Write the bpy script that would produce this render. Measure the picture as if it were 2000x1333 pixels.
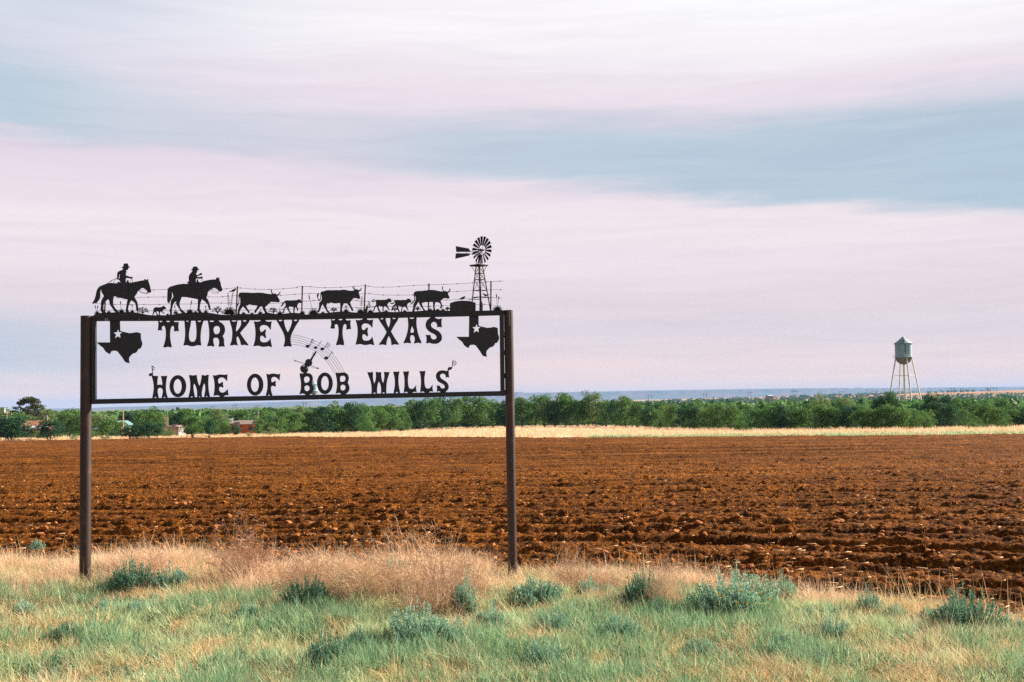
import bpy, bmesh, math, random
import numpy as np
from mathutils import Vector, Matrix, noise

for o in list(bpy.data.objects):
    bpy.data.objects.remove(o)
scene = bpy.context.scene
col = scene.collection
R = math.radians
random.seed(7)
rng = np.random.default_rng(11)

# ------------------------------------------------------------------ camera
F = 2226.0                 # focal length in pixels of a 2000 px wide frame
EYE = 1.88
PITCH, ROLL = math.atan(121.5 / F), R(-0.90)
cam_d = bpy.data.cameras.new('camera')
cam = bpy.data.objects.new('camera', cam_d)
col.objects.link(cam)
cam_d.sensor_width = 36.0
cam_d.lens = 36.0 * F / 2000.0
cam_d.clip_start = 0.1
cam_d.clip_end = 60000.0
CAM_R = Matrix.Rotation(R(90) + PITCH, 3, 'X') @ Matrix.Rotation(ROLL, 3, 'Z')
cam.matrix_world = Matrix.Translation((0, 0, EYE)) @ CAM_R.to_4x4()
scene.camera = cam

# ------------------------------------------------------------------ light
SUN_AZ, SUN_EL = R(66), R(27)      # azimuth clockwise from the view direction (+Y)
sun_dir = Vector((math.sin(SUN_AZ) * math.cos(SUN_EL), math.cos(SUN_AZ) * math.cos(SUN_EL), math.sin(SUN_EL)))
sd = bpy.data.lights.new('sun', 'SUN')
sd.energy = 5.0
sd.angle = R(0.6)
sd.color = (1.0, 0.92, 0.80)
sun = bpy.data.objects.new('sun', sd)
col.objects.link(sun)
sun.rotation_euler = sun_dir.to_track_quat('Z', 'Y').to_euler()

w = bpy.data.worlds.new('World')
scene.world = w
w.use_nodes = True
wt = w.node_tree
wt.nodes.clear()


class NT:
    """small helper to write node graphs as expressions"""
    def __init__(s, t):
        s.t = t

    def n(s, typ, **k):
        nd = s.t.nodes.new(typ)
        for a, b in k.items():
            setattr(nd, a, b)
        return nd

    def put(s, sock, v):
        if hasattr(v, 'is_linked') or isinstance(v, bpy.types.NodeSocket):
            s.t.links.new(v, sock)
        elif v is not None:
            sock.default_value = v

    def m(s, op, a, b=None, c=None, clamp=False):
        nd = s.n('ShaderNodeMath', operation=op)
        nd.use_clamp = clamp
        s.put(nd.inputs[0], a)
        if b is not None:
            s.put(nd.inputs[1], b)
        if c is not None:
            s.put(nd.inputs[2], c)
        return nd.outputs[0]

    def mix(s, f, a, b, blend='MIX'):
        nd = s.n('ShaderNodeMix', data_type='RGBA')
        nd.blend_type = blend
        s.put(nd.inputs['Factor'], f)
        s.put(nd.inputs[6], a if not isinstance(a, tuple) else (*a[:3], 1))
        s.put(nd.inputs[7], b if not isinstance(b, tuple) else (*b[:3], 1))
        return nd.outputs[2]

    def ss(s, v, lo, hi):
        nd = s.n('ShaderNodeMapRange', interpolation_type='SMOOTHSTEP')
        s.put(nd.inputs[0], v)
        s.put(nd.inputs[1], lo)
        s.put(nd.inputs[2], hi)
        return nd.outputs[0]

    def ramp(s, v, pts, interp='LINEAR'):
        nd = s.n('ShaderNodeValToRGB')
        e = nd.color_ramp
        e.interpolation = interp
        while len(e.elements) < len(pts):
            e.elements.new(0.5)
        for el, (p, c) in zip(e.elements, pts):
            el.position = p
            el.color = (*c, 1) if len(c) == 3 else c
        s.put(nd.inputs[0], v)
        return nd.outputs[0]

    def noise(s, vec, scale, detail=2.0, rough=0.5, dist=0.0):
        nd = s.n('ShaderNodeTexNoise')
        s.put(nd.inputs['Vector'], vec)
        nd.inputs['Scale'].default_value = scale
        nd.inputs['Detail'].default_value = detail
        nd.inputs['Roughness'].default_value = rough
        nd.inputs['Distortion'].default_value = dist
        return nd.outputs[0]


def srgb(r, g, b):
    def f(c):
        c /= 255.0
        return c / 12.92 if c <= 0.04045 else ((c + 0.055) / 1.055) ** 2.4
    return (f(r), f(g), f(b))


W = NT(wt)
tc = W.n('ShaderNodeTexCoord')
sep = W.n('ShaderNodeSeparateXYZ')
wt.links.new(tc.outputs['Generated'], sep.inputs[0])
gx, gy, gz = sep.outputs
az = W.m('ARCTAN2', gx, gy)                          # radians, 0 straight ahead
el = W.m('ARCSINE', gz)
deg = 57.29578
azd = W.m('MULTIPLY', az, deg)
eld = W.m('MULTIPLY', el, deg)
# soft stretched noises that bend the cloud bands
cmb = W.n('ShaderNodeCombineXYZ')
W.put(cmb.inputs[0], W.m('MULTIPLY', gx, 2.2))
W.put(cmb.inputs[1], W.m('MULTIPLY', gy, 2.2))
W.put(cmb.inputs[2], W.m('MULTIPLY', gz, 14.0))
n1 = W.noise(cmb.outputs[0], 1.1, 5, 0.55, 0.4)
cmb2 = W.n('ShaderNodeCombineXYZ')
W.put(cmb2.inputs[0], W.m('MULTIPLY', gx, 5.0))
W.put(cmb2.inputs[1], W.m('MULTIPLY', gy, 5.0))
W.put(cmb2.inputs[2], W.m('MULTIPLY', gz, 40.0))
n2 = W.noise(cmb2.outputs[0], 1.6, 6, 0.6, 0.5)
n1c = W.m('SUBTRACT', n1, 0.5)
n2c = W.m('SUBTRACT', n2, 0.5)
ew = W.m('ADD', eld, W.m('ADD', W.m('MULTIPLY', n1c, 3.0), W.m('MULTIPLY', n2c, 1.3)))
# plain cloud veil, by height above the horizon (degrees / 90)
veil = W.ramp(W.m('DIVIDE', ew, 90.0), [
    (0.000, srgb(255, 222, 206)), (0.014, srgb(252, 224, 216)), (0.034, srgb(229, 216, 222)),
    (0.056, srgb(231, 217, 223)), (0.078, srgb(240, 227, 233)), (0.100, srgb(244, 231, 236)),
    (0.118, srgb(236, 224, 233)), (0.135, srgb(228, 215, 228)), (0.155, srgb(234, 221, 232)),
    (0.175, srgb(238, 228, 237)), (0.205, srgb(251, 247, 250)), (0.260, srgb(244, 241, 247)),
    (0.420, srgb(190, 200, 220))])
# horizontal position -40..40 degrees -> 0..1
ua = W.m('DIVIDE', W.m('ADD', azd, 40.0), 80.0, clamp=True)


def u_at(px):
    return (math.degrees(math.atan((px - 1000) / F)) + 40) / 80


def e_at(px, y):
    return math.degrees(math.atan(((788 - (px - 1000) * 0.0157) - y) / F))


def curve_u(pts):
    r = W.ramp(ua, [(u_at(p), (v / 30.0,) * 3) for p, v in pts], 'B_SPLINE')
    return W.m('MULTIPLY', r, 30.0)


lowE = curve_u([(-600, e_at(0, 300)), (0, e_at(0, 300)), (450, e_at(450, 325)), (1000, e_at(1000, 350)), (1500, e_at(1500, 408)), (2000, e_at(2000, 458)), (2600, e_at(2000, 465))])
upE = curve_u([(-600, e_at(0, 90)), (0, e_at(0, 110)), (450, e_at(450, 215)), (1000, e_at(1000, 215)), (1500, e_at(1500, 222)), (2000, e_at(2000, 205)), (2600, e_at(2000, 190))])
inten = W.ramp(ua, [(u_at(-600), (.8,) * 3), (u_at(0), (1.0,) * 3), (u_at(330), (.58,) * 3), (u_at(620), (.46,) * 3), (u_at(1000), (.85,) * 3), (u_at(1400), (.95,) * 3), (u_at(2000), (1,) * 3), (u_at(2600), (.6,) * 3)], 'EASE')
el2 = W.m('ADD', eld, W.m('ADD', W.m('MULTIPLY', n1c, 1.0), W.m('MULTIPLY', n2c, 1.9)))
a1 = W.ss(W.m('SUBTRACT', el2, lowE), -0.35, 0.8)
a2 = W.ss(W.m('SUBTRACT', upE, el2), -0.9, 1.6)
band = W.m('MULTIPLY', W.m('MULTIPLY', a1, a2), inten)
blue = W.mix(W.ss(azd, -24, 24), srgb(188, 207, 220), srgb(180, 201, 216))
c = W.mix(W.m('MULTIPLY', band, 0.97), veil, blue)
# pale blue gap on the left, low and at the top
g1 = W.m('MULTIPLY', W.ss(azd, -13, -25), W.m('MULTIPLY', W.ss(ew, 1.0, 2.4), W.ss(ew, 5.4, 3.6)))
c = W.mix(W.m('MULTIPLY', g1, 0.65), c, srgb(186, 203, 218))
g2 = W.m('MULTIPLY', W.ss(azd, -5, -24), W.ss(ew, 13.5, 19.0))
c = W.mix(W.m('MULTIPLY', g2, 0.75), c, srgb(196, 206, 224))
# brighter upper right, towards the sun
g3 = W.m('MULTIPLY', W.ss(azd, -9, 14), W.ss(ew, 14.5, 18.5))
c = W.mix(W.m('MULTIPLY', g3, 0.75), c, srgb(252, 251, 253))
# fine drawn-out streaks in the veil
cmb3 = W.n('ShaderNodeCombineXYZ')
W.put(cmb3.inputs[0], W.m('MULTIPLY', gx, 4.0))
W.put(cmb3.inputs[1], W.m('MULTIPLY', gy, 4.0))
W.put(cmb3.inputs[2], W.m('ADD', W.m('MULTIPLY', gz, 75.0), W.m('MULTIPLY', n1, 3.0)))
n3 = W.noise(cmb3.outputs[0], 1.3, 6, 0.62, 0.6)
c = W.mix(0.5, c, W.ramp(n3, [(.30, (.90, .89, .92)), (.5, (1, 1, 1)), (.72, (1.09, 1.08, 1.06))]), 'MULTIPLY')
sky = W.n('ShaderNodeTexSky', sky_type='NISHITA')
sky.sun_disc = False
sky.sun_elevation = SUN_EL
sky.sun_rotation = SUN_AZ
sky.air_density = 1.0
skyc = W.mix(1.0, sky.outputs[0], (0.055, 0.055, 0.055), 'MULTIPLY')
# thin cloud scatters sunlight forwards: dimmer on the side away from the sun
dt = W.n('ShaderNodeVectorMath', operation='DOT_PRODUCT')
wt.links.new(tc.outputs['Generated'], dt.inputs[0])
dt.inputs[1].default_value = sun_dir
away = W.ss(dt.outputs['Value'], 0.05, -0.85)
c = W.mix(away, c, W.mix(1.0, c, (0.34, 0.36, 0.42), 'MULTIPLY'))
cover = W.m('SUBTRACT', 1.0, W.m('MULTIPLY', W.ss(eld, 21.0, 44.0), 0.92))
c = W.mix(cover, skyc, c)
bg = W.n('ShaderNodeBackground')
wt.links.new(c, bg.inputs[0])
bg.inputs[1].default_value = 0.42
wo = W.n('ShaderNodeOutputWorld')
wt.links.new(bg.outputs[0], wo.inputs[0])

scene.view_settings.view_transform = 'Standard'
scene.view_settings.look = 'None'
scene.view_settings.exposure = 1.26
scene.view_settings.gamma = 1.0
scene.view_settings.use_curve_mapping = False
scene.render.engine = 'CYCLES'
scene.cycles.max_bounces = 6
scene.cycles.transparent_max_bounces = 8
scene.cycles.volume_bounces = 0
scene.cycles.use_denoising = False
scene.cycles.sample_clamp_indirect = 6.0


# ------------------------------------------------------------------ helpers
def ray(px, py):
    v = Vector(((px - 1000.0) / F, -(py - 666.5) / F, -1.0))
    return CAM_R @ v


def at_depth(px, py, y):
    """point of the photograph's line of sight (px, py) at forward distance y"""
    r = ray(px, py)
    k = y / r.y
    return Vector((r.x * k, y, EYE + r.z * k))


def hor(px):
    return 788 - (px - 1000) * 0.0157


def lerp_tab(x, tab):
    xs = [a for a, b in tab]
    ys = [b for a, b in tab]
    return np.interp(x, xs, ys)


def vnoise(x, y, scale, seed=0):
    """smooth value noise on numpy arrays, -1..1"""
    g = np.random.default_rng(seed).random((256, 256)) * 2 - 1
    fx, fy = x / scale, y / scale
    ix, iy = np.floor(fx).astype(int), np.floor(fy).astype(int)
    tx, ty = fx - ix, fy - iy
    tx, ty = tx * tx * (3 - 2 * tx), ty * ty * (3 - 2 * ty)
    a, b = g[ix % 256, iy % 256], g[(ix + 1) % 256, iy % 256]
    c_, d = g[ix % 256, (iy + 1) % 256], g[(ix + 1) % 256, (iy + 1) % 256]
    return (a * (1 - tx) + b * tx) * (1 - ty) + (c_ * (1 - tx) + d * tx) * ty


def mat(name, build):
    m_ = bpy.data.materials.new(name)
    m_.use_nodes = True
    t = m_.node_tree
    t.nodes.clear()
    N = NT(t)
    out = N.n('ShaderNodeOutputMaterial')
    t.links.new(build(N), out.inputs['Surface'])
    return m_


def principled(N, color, rough=0.8, spec=0.3, metal=0.0, bump=None, bstr=0.3, bdist=0.02):
    b = N.n('ShaderNodeBsdfPrincipled')
    N.put(b.inputs['Base Color'], color if not isinstance(color, tuple) else (*color[:3], 1))
    N.put(b.inputs['Roughness'], rough)
    N.put(b.inputs['Specular IOR Level'], spec)
    N.put(b.inputs['Metallic'], metal)
    if bump is not None:
        bp = N.n('ShaderNodeBump')
        N.put(bp.inputs['Height'], bump)
        bp.inputs['Strength'].default_value = bstr
        bp.inputs['Distance'].default_value = bdist
        N.t.links.new(bp.outputs[0], b.inputs['Normal'])
    return b.outputs[0]


def leafy(N, color, trans=0.35, rough=0.7):
    d = principled(N, color, rough, 0.2)
    tr = N.n('ShaderNodeBsdfTranslucent')
    N.put(tr.inputs[0], color if not isinstance(color, tuple) else (*color[:3], 1))
    mx = N.n('ShaderNodeMixShader')
    mx.inputs[0].default_value = trans
    N.t.links.new(d, mx.inputs[1])
    N.t.links.new(tr.outputs[0], mx.inputs[2])
    return mx.outputs[0]


def pos(N):
    return N.n('ShaderNodeNewGeometry').outputs['Position']


def objco(N):
    return N.n('ShaderNodeTexCoord').outputs['Object']


def mesh_np(name, verts, faces_flat, counts):
    """quick mesh from numpy arrays"""
    me = bpy.data.meshes.new(name)
    nv, nf = len(verts), len(counts)
    me.vertices.add(nv)
    me.vertices.foreach_set('co', np.asarray(verts, dtype=np.float32).ravel())
    me.loops.add(len(faces_flat))
    me.loops.foreach_set('vertex_index', np.asarray(faces_flat, dtype=np.int32))
    me.polygons.add(nf)
    cs = np.asarray(counts, dtype=np.int32)
    me.polygons.foreach_set('loop_start', np.concatenate([[0], np.cumsum(cs)[:-1]]).astype(np.int32))
    me.polygons.foreach_set('loop_total', cs)
    me.update(calc_edges=True)
    return me


def grid_mesh(name, X, Y, Z):
    n, m_ = X.shape
    v = np.stack([X, Y, Z], -1).reshape(-1, 3)
    i = np.arange(n * m_).reshape(n, m_)
    q = np.stack([i[:-1, :-1], i[:-1, 1:], i[1:, 1:], i[1:, :-1]], -1).reshape(-1, 4)
    me = mesh_np(name, v, q.ravel(), np.full(len(q), 4))
    me.polygons.foreach_set('use_smooth', np.ones(len(q), dtype=bool))
    return me


def link(name, me, m_=None, parent=None, loc=None):
    o = bpy.data.objects.new(name, me)
    col.objects.link(o)
    if m_ is not None and me is not None and len(me.materials) == 0:
        me.materials.append(m_)
    if parent:
        o.parent = parent
    if loc is not None:
        o.location = loc
    return o


def tag(o, label=None, cat=None, group=None, kind=None):
    if label:
        o['label'] = label
    if cat:
        o['category'] = cat
    if group:
        o['group'] = group
    if kind:
        o['kind'] = kind
    return o


def empty(name, loc, label, cat, group=None, rz=0.0):
    o = bpy.data.objects.new(name, None)
    col.objects.link(o)
    o.location = loc
    o.rotation_euler = (0, 0, rz)
    o.empty_display_size = 0.1
    return tag(o, label, cat, group)


def copy_tree(o, parent=None):
    c_ = o.copy()
    col.objects.link(c_)
    c_.parent = parent
    for ch in list(o.children):
        copy_tree(ch, c_)
    return c_


class MB:
    """collects boxes, tubes and faces, then links them as one mesh"""
    def __init__(s):
        s.v, s.f = [], []

    def add(s, vs, fs):
        k = len(s.v)
        s.v += [tuple(a) for a in vs]
        s.f += [tuple(i + k for i in f) for f in fs]
        return s

    def box(s, c_, size, M=None):
        x, y, z = [a / 2 for a in size]
        vs = [Vector((sx * x, sy * y, sz * z)) for sx in (-1, 1) for sy in (-1, 1) for sz in (-1, 1)]
        if M is not None:
            vs = [M @ a for a in vs]
        vs = [a + Vector(c_) for a in vs]
        return s.add(vs, [(0, 1, 3, 2), (4, 6, 7, 5), (0, 4, 5, 1), (2, 3, 7, 6), (0, 2, 6, 4), (1, 5, 7, 3)])

    def tube(s, p0, p1, r0, r1=None, n=8, cap=True, up=None):
        r1 = r0 if r1 is None else r1
        p0, p1 = Vector(p0), Vector(p1)
        d = (p1 - p0)
        if d.length < 1e-6:
            return s
        d.normalize()
        a = d.cross(Vector((0, 0, 1)) if abs(d.z) < 0.95 else Vector((0, 1, 0))).normalized()
        b = d.cross(a)
        vs = []
        for p, r in ((p0, r0), (p1, r1)):
            for i in range(n):
                t = 2 * math.pi * i / n
                vs.append(p + (a * math.cos(t) + b * math.sin(t)) * r)
        fs = [(i, (i + 1) % n, n + (i + 1) % n, n + i) for i in range(n)]
        if cap:
            fs += [tuple(reversed(range(n))), tuple(range(n, 2 * n))]
        return s.add(vs, fs)

    def path(s, pts, r0, r1=None, n=6):
        r1 = r0 if r1 is None else r1
        k = len(pts) - 1
        for i in range(k):
            s.tube(pts[i], pts[i + 1], r0 + (r1 - r0) * i / k, r0 + (r1 - r0) * (i + 1) / k, n)
        return s

    def build(s, name, m_, parent=None, smooth=False, loc=None):
        me = bpy.data.meshes.new(name)
        me.from_pydata(s.v, [], s.f)
        me.update()
        bm = bmesh.new()
        bm.from_mesh(me)
        bmesh.ops.recalc_face_normals(bm, faces=bm.faces)
        bm.to_mesh(me)
        bm.free()
        if smooth:
            me.polygons.foreach_set('use_smooth', [True] * len(me.polygons))
            me.set_sharp_from_angle(angle=R(40))
        return link(name, me, m_, parent, loc)


# ------------------------------------------------------------------ the lie of the land
EDGE_NEAR = [(-1500, 16.0), (0, 14.1), (500, 13.4), (1000, 12.9), (1300, 11.6), (1560, 10.35), (2000, 9.1), (3500, 8.0)]
EDGE_FAR_E = [(-500, 58), (0, 58), (300, 57), (500, 57.5), (640, 59), (1000, 66), (1300, 71), (1600, 73), (2000, 76), (2600, 77)]


def far_edge(px):
    e = lerp_tab(px, EDGE_FAR_E)
    return 1.70 / (e / F - 0.015)


def tree_line(px):
    return lerp_tab(px, [(-400, 185), (420, 185), (560, 180), (700, 188), (800, 205), (900, 225), (1000, 232), (1150, 228), (1250, 200), (1350, 160), (1500, 135), (1700, 126), (1850, 129), (2000, 131), (2400, 134)])


def near_edge(px):
    return lerp_tab(px, EDGE_NEAR)


FAR = [(0, -6, 1), (600, -6, 3), (1000, -5, 5), (1400, 0, 14), (1700, 8, 22), (2000, 15.5, 28), (2600, 18, 30)]


def ground_z(x, y):
    """height of the land, numpy friendly"""
    x = np.asarray(x, dtype=float)
    y = np.asarray(y, dtype=float)
    yy = np.maximum(y, 1.0)
    px = np.clip(1000 + F * x / yy, -500, 2500)
    z = np.where(y < 12, 0.0, -0.015 * (np.minimum(y, 190) - 12))
    z = z - np.clip(y - 190, 0, 1300) * 0.0052
    f3 = lerp_tab(px, [(a, b) for a, b, _ in FAR])
    f6 = lerp_tab(px, [(a, b) for a, _, b in FAR])
    t = np.clip((y - 1490) / 1600, 0, 1)
    t = t * t * (3 - 2 * t)
    z = z * (1 - t) + f3 * t
    t2 = np.clip((y - 3200) / 3500, 0, 1)
    z = z * (1 - t2) + f6 * t2
    # roadside bank falls a little to the field
    b = np.clip((y - near_edge(px) + 0.2) / 1.2, 0, 1)
    z = z - 0.10 * b * (y < 400)
    z = z + vnoise(x, y, 1.4, 3) * 0.05 * (y < 16) + vnoise(x, y, 0.45, 4) * 0.03 * (y < 16)
    return z


def gz1(x, y):
    return float(ground_z(np.array([x]), np.array([y]))[0])


def on_ground(px, y):
    # the direction of the photo column px at distance y, on the land
    e = (EYE - gz1((px - 1000) / F * y, y)) / y * F
    r = ray(px, hor(px) + e)
    x = r.x / r.y * y
    return Vector((x, y, gz1(x, y)))

# ------------------------------------------------------------------ materials
def _black(N):
    n_ = N.noise(objco(N), 9, 4, .6)
    n3 = N.noise(objco(N), 70, 3, .6)
    c_ = N.mix(N.ss(n_, .58, .74), srgb(38, 37, 42), srgb(52, 34, 30))
    c_ = N.mix(N.m('MULTIPLY', n3, .25), c_, srgb(60, 62, 68))
    return principled(N, c_, N.m('ADD', .42, N.m('MULTIPLY', n3, .25)), .4, 0, n3, .15, .002)


def _rust(N):
    co = objco(N)
    mp = N.n('ShaderNodeMapping')
    mp.inputs['Scale'].default_value = (60, 60, 3)
    N.t.links.new(co, mp.inputs[0])
    s1 = N.noise(mp.outputs[0], 1.0, 5, .65)
    s2 = N.noise(co, 7, 5, .6)
    c_ = N.mix(N.ss(s1, .3, .7), srgb(60, 37, 28), srgb(42, 26, 20))
    c_ = N.mix(N.ss(s2, .5, .75), c_, srgb(84, 54, 42))
    return principled(N, c_, .52, .5, 0.0, s1, .1, .002)


M = {}
M['black'] = mat('black_painted_steel', _black)
M['rust'] = mat('rusted_pipe', _rust)
M['rustwire'] = mat('rusted_wire', lambda N: principled(N, N.mix(N.noise(objco(N), 30, 3), srgb(70, 52, 46), srgb(40, 34, 36)), .8, .2))
M['fencerust'] = mat('rusted_fence_post', lambda N: principled(N, N.mix(N.ss(N.noise(objco(N), 25, 3), .35, .65), srgb(96, 58, 34), srgb(52, 34, 28)), .8, .2))
M['drip'] = mat('dried_paint_run', lambda N: principled(N, srgb(176, 186, 182), .7, .2))
M['pale_edge'] = mat('pale_cut_edge', lambda N: principled(N, srgb(200, 200, 180), .7, .2))

# ------------------------------------------------------------------ the sign
PL = at_depth(168.6, 617.5, 12.23)      # top centre of the left post
PR = at_depth(993.0, 606.5, 12.60)      # top centre of the right post
du = Vector((PR.x - PL.x, PR.y - PL.y, 0))
SPAN = du.length
U = du.normalized()
NRM = Vector((U.y, -U.x, 0))            # towards the camera
SIGN = Vector((PL.x, PL.y, 0))
yaw = math.atan2(U.y, U.x)


def P(px, py, off=0.0):
    """photo line of sight -> (u, z) on the sign's plane, moved off towards the road"""
    r = ray(px, py)
    o = Vector((0, 0, EYE))
    q = SIGN + NRM * off
    k = (q - o).dot(NRM) / r.dot(NRM)
    p = o + r * k - SIGN
    return (p.dot(U), p.z)


sign = empty('entrance_sign', SIGN, 'black cut-steel town sign on two brown pipe posts at the edge of the ploughed field', 'sign', rz=yaw)
# local axes of the sign: x along it, -y towards the camera, z up


def smooth_outline(pts, closed=True, it=1, corner=62):
    """Chaikin-like rounding that keeps sharp corners"""
    n = len(pts)
    out = []
    for i in range(n):
        a, b, c_ = pts[i - 1], pts[i], pts[(i + 1) % n]
        v1 = (b[0] - a[0], b[1] - a[1])
        v2 = (c_[0] - b[0], c_[1] - b[1])
        l1, l2 = math.hypot(*v1), math.hypot(*v2)
        if l1 < 1e-9 or l2 < 1e-9:
            continue
        ang = math.degrees(math.acos(max(-1, min(1, (v1[0] * v2[0] + v1[1] * v2[1]) / l1 / l2))))
        if ang > corner or ang < 6:
            out.append(b)
        else:
            out.append((b[0] - v1[0] * .25, b[1] - v1[1] * .25))
            out.append((b[0] + v2[0] * .25, b[1] + v2[1] * .25))
    return out


def plate_mesh(polys, thick, name, grow=0.0):
    """polys: list of lists of (x,z) loops; even-odd holes; a steel plate of the given thickness"""
    cu = bpy.data.curves.new('tmp', 'CURVE')
    cu.dimensions = '2D'
    cu.fill_mode = 'BOTH'
    cu.extrude = thick / 2
    for lp in polys:
        sp = cu.splines.new('POLY')
        sp.points.add(len(lp) - 1)
        for q, (a, b) in zip(sp.points, lp):
            q.co = (a, b, 0, 1)
        sp.use_cyclic_u = True
    o = bpy.data.objects.new('tmp', cu)
    me = bpy.data.meshes.new_from_object(o)
    bpy.data.objects.remove(o)
    bpy.data.curves.remove(cu)
    me.name = name
    me.transform(Matrix.Rotation(R(90), 4, 'X'))
    return me


def to_px(reg, pts):
    x0, y0, s = reg
    return [(x0 + a * s, y0 + b * s) for a, b in pts]


PX = (0.0, 0.0, 1.0)


def stroke_geo(mb, pts, width_m, off, depth=0.004):
    """a thin flat bar following photo points, width in metres"""
    q = [P(a, b, off) for a, b in pts]
    for (x0, z0), (x1, z1) in zip(q[:-1], q[1:]):
        L = math.hypot(x1 - x0, z1 - z0)
        if L < 1e-5:
            continue
        a = math.atan2(z1 - z0, x1 - x0)
        Mx = Matrix.Rotation(-a, 3, 'Y')
        mb.box(((x0 + x1) / 2, -off, (z0 + z1) / 2), (L + width_m * .6, depth, width_m), Mx)


def piece(name, reg, outlines, off=0.03, thick=0.006, m_='black', parent=None, label=None, smooth=True, strokes=(), corner=62, grow=None):
    """a flat cut plate: outlines in zoom coordinates of region reg"""
    polys = []
    for pts in outlines:
        q = [P(a, b, off) for a, b in to_px(reg, pts)]
        if smooth:
            q = smooth_outline(q, corner=corner)
            q = smooth_outline(q, corner=40)
        polys.append(q)
    if grow is None:
        grow = .0017 if name in ('rider', 'cow', 'calf', 'dog', 'bird', 'rabbit', 'horse', 'music_note', 'fiddle') else 0.0
    me = plate_mesh(polys, thick, name)
    me.transform(Matrix.Translation((0, -off, 0)))
    me.materials.clear()
    me.materials.append(M[m_])
    if strokes or grow:
        mb = MB()
        for pts, wd in strokes:
            stroke_geo(mb, to_px(reg, pts), wd * 1.3, off)
        if name == 'fiddle':
            grow = .003
        if grow:      # the torch-cut edge stands a little outside the drawn line
            lp = polys[0]
            for (x0, z0), (x1, z1) in zip(lp, lp[1:] + lp[:1]):
                L = math.hypot(x1 - x0, z1 - z0)
                if L > 1e-5:
                    mb.box(((x0 + x1) / 2, -off, (z0 + z1) / 2), (L + grow, thick * .8, 2 * grow), Matrix.Rotation(-math.atan2(z1 - z0, x1 - x0), 3, 'Y'))
        m2 = bpy.data.meshes.new('s')
        m2.from_pydata(mb.v, [], mb.f)
        bm = bmesh.new()
        bm.from_mesh(me)
        bm.from_mesh(m2)
        bmesh.ops.recalc_face_normals(bm, faces=bm.faces)
        bm.to_mesh(me)
        bm.free()
        bpy.data.meshes.remove(m2)
    o = link(name, me, None, parent or sign)
    if label:
        o['label'] = label
    return o


def strokes_part(name, reg, strokes, off=0.03, depth=0.004, m_='black', parent=None, label=None):
    mb = MB()
    for pts, wd in strokes:
        stroke_geo(mb, to_px(reg, pts), wd, off, depth)
    o = mb.build(name, M[m_], parent or sign)
    if label:
        o['label'] = label
    return o


# posts: two pipes standing in the bank
def post(px_top, py_top, dist_u, label, lean):
    u, z = P(px_top, py_top)
    mb = MB()
    n = 28
    rad = 0.0585 if dist_u < 1 else 0.0500
    vs, fs = [], []
    for k, (zz, rr) in enumerate([(-0.45, rad), (z, rad), (z, rad - .008), (z - .12, rad - .008)]):
        for i in range(n):
            t = 2 * math.pi * i / n
            vs.append((u + rr * math.cos(t) + lean * (z - zz), rr * math.sin(t), zz))
    for k in range(3):
        for i in range(n):
            fs.append((k * n + i, k * n + (i + 1) % n, (k + 1) * n + (i + 1) % n, (k + 1) * n + i))
    fs.append(tuple(range(3 * n, 4 * n)))
    mb.add(vs, fs)
    o = mb.build('post', M['rust'], sign, smooth=True)
    o['label'] = label
    return o


post_l = post(168.6, 617.5, 0, 'brown pipe post at the left end of the sign', 0.0)
post_r = post(993.0, 606.5, 4, 'brown pipe post at the right end of the sign, with a white paint run', 0.0005)

# square steel tubes of the frame
TB = 0.05
toptab = [(179.5, 622.9), (280, 622.7), (375, 622.2), (515, 621.0), (640, 619.2), (760, 617.0), (880, 614.4), (984, 611.5)]


def tube_along(name, pts, half, label, dep=TB):
    q = [P(a, b) for a, b in pts]
    vs, fs = [], []
    for (x, z) in q:
        for dy, dz in ((-dep / 2, -half), (-dep / 2, half), (dep / 2, half), (dep / 2, -half)):
            vs.append((x, dy, z + dz))
    for i in range(len(q) - 1):
        for j in range(4):
            fs.append((i * 4 + j, i * 4 + (j + 1) % 4, (i + 1) * 4 + (j + 1) % 4, (i + 1) * 4 + j))
    fs += [(0, 1, 2, 3), tuple((len(q) - 1) * 4 + j for j in (3, 2, 1, 0))]
    mb = MB().add(vs, fs)
    o = mb.build(name, M['black'], sign)
    o['label'] = label
    b = o.modifiers.new('edge', 'BEVEL')
    b.width = .004
    b.segments = 2
    b.limit_method = 'ANGLE'
    return o


tube_along('frame_tube', toptab, 0.0262, 'top tube of the frame carrying the steel scene')
tube_along('frame_tube', [(188, 784.9), (984, 768.7)], 0.0262, 'bottom tube of the frame under the second line of letters')
for (xa, ya, xb, yb, lab) in ((183.6, 617.9, 183.9, 789.7, 'upright frame tube beside the left post'), (979.7, 606.7, 981.6, 773.9, 'upright frame tube beside the right post')):
    (u0, z0), (u1, z1) = P(xa, ya), P(xb, yb)
    wdt = .0462 if xa < 500 else .046
    mb = MB()
    cc = ((u0 + u1) / 2, 0, (z0 + z1) / 2)
    tilt = math.atan2(u0 - u1, z0 - z1)
    mb.box(cc, (wdt, TB + .006, abs(z0 - z1) + .001), Matrix.Rotation(tilt, 3, 'Y'))
    o = mb.build('frame_tube', M['black'], sign)
    o['label'] = lab
    b = o.modifiers.new('edge', 'BEVEL')
    b.width = .004
    b.segments = 2
# weld beads joining the frame to the posts
for (px_, ys) in ((179.0, (626, 668, 700, 742, 785)), (985.4, (612, 655, 690, 735, 768))):
    for y_ in ys:
        u, z = P(px_ + (y_ - 610) * .006, y_)
        mb = MB()
        for k in range(7):
            mb.tube((u, -.012, z + (k - 3) * .008), (u, -.012, z + (k - 2) * .008), .007 + .002 * math.sin(k * 2.1), n=6)
        mb.build('weld_bead', M['rust'], sign)

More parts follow.
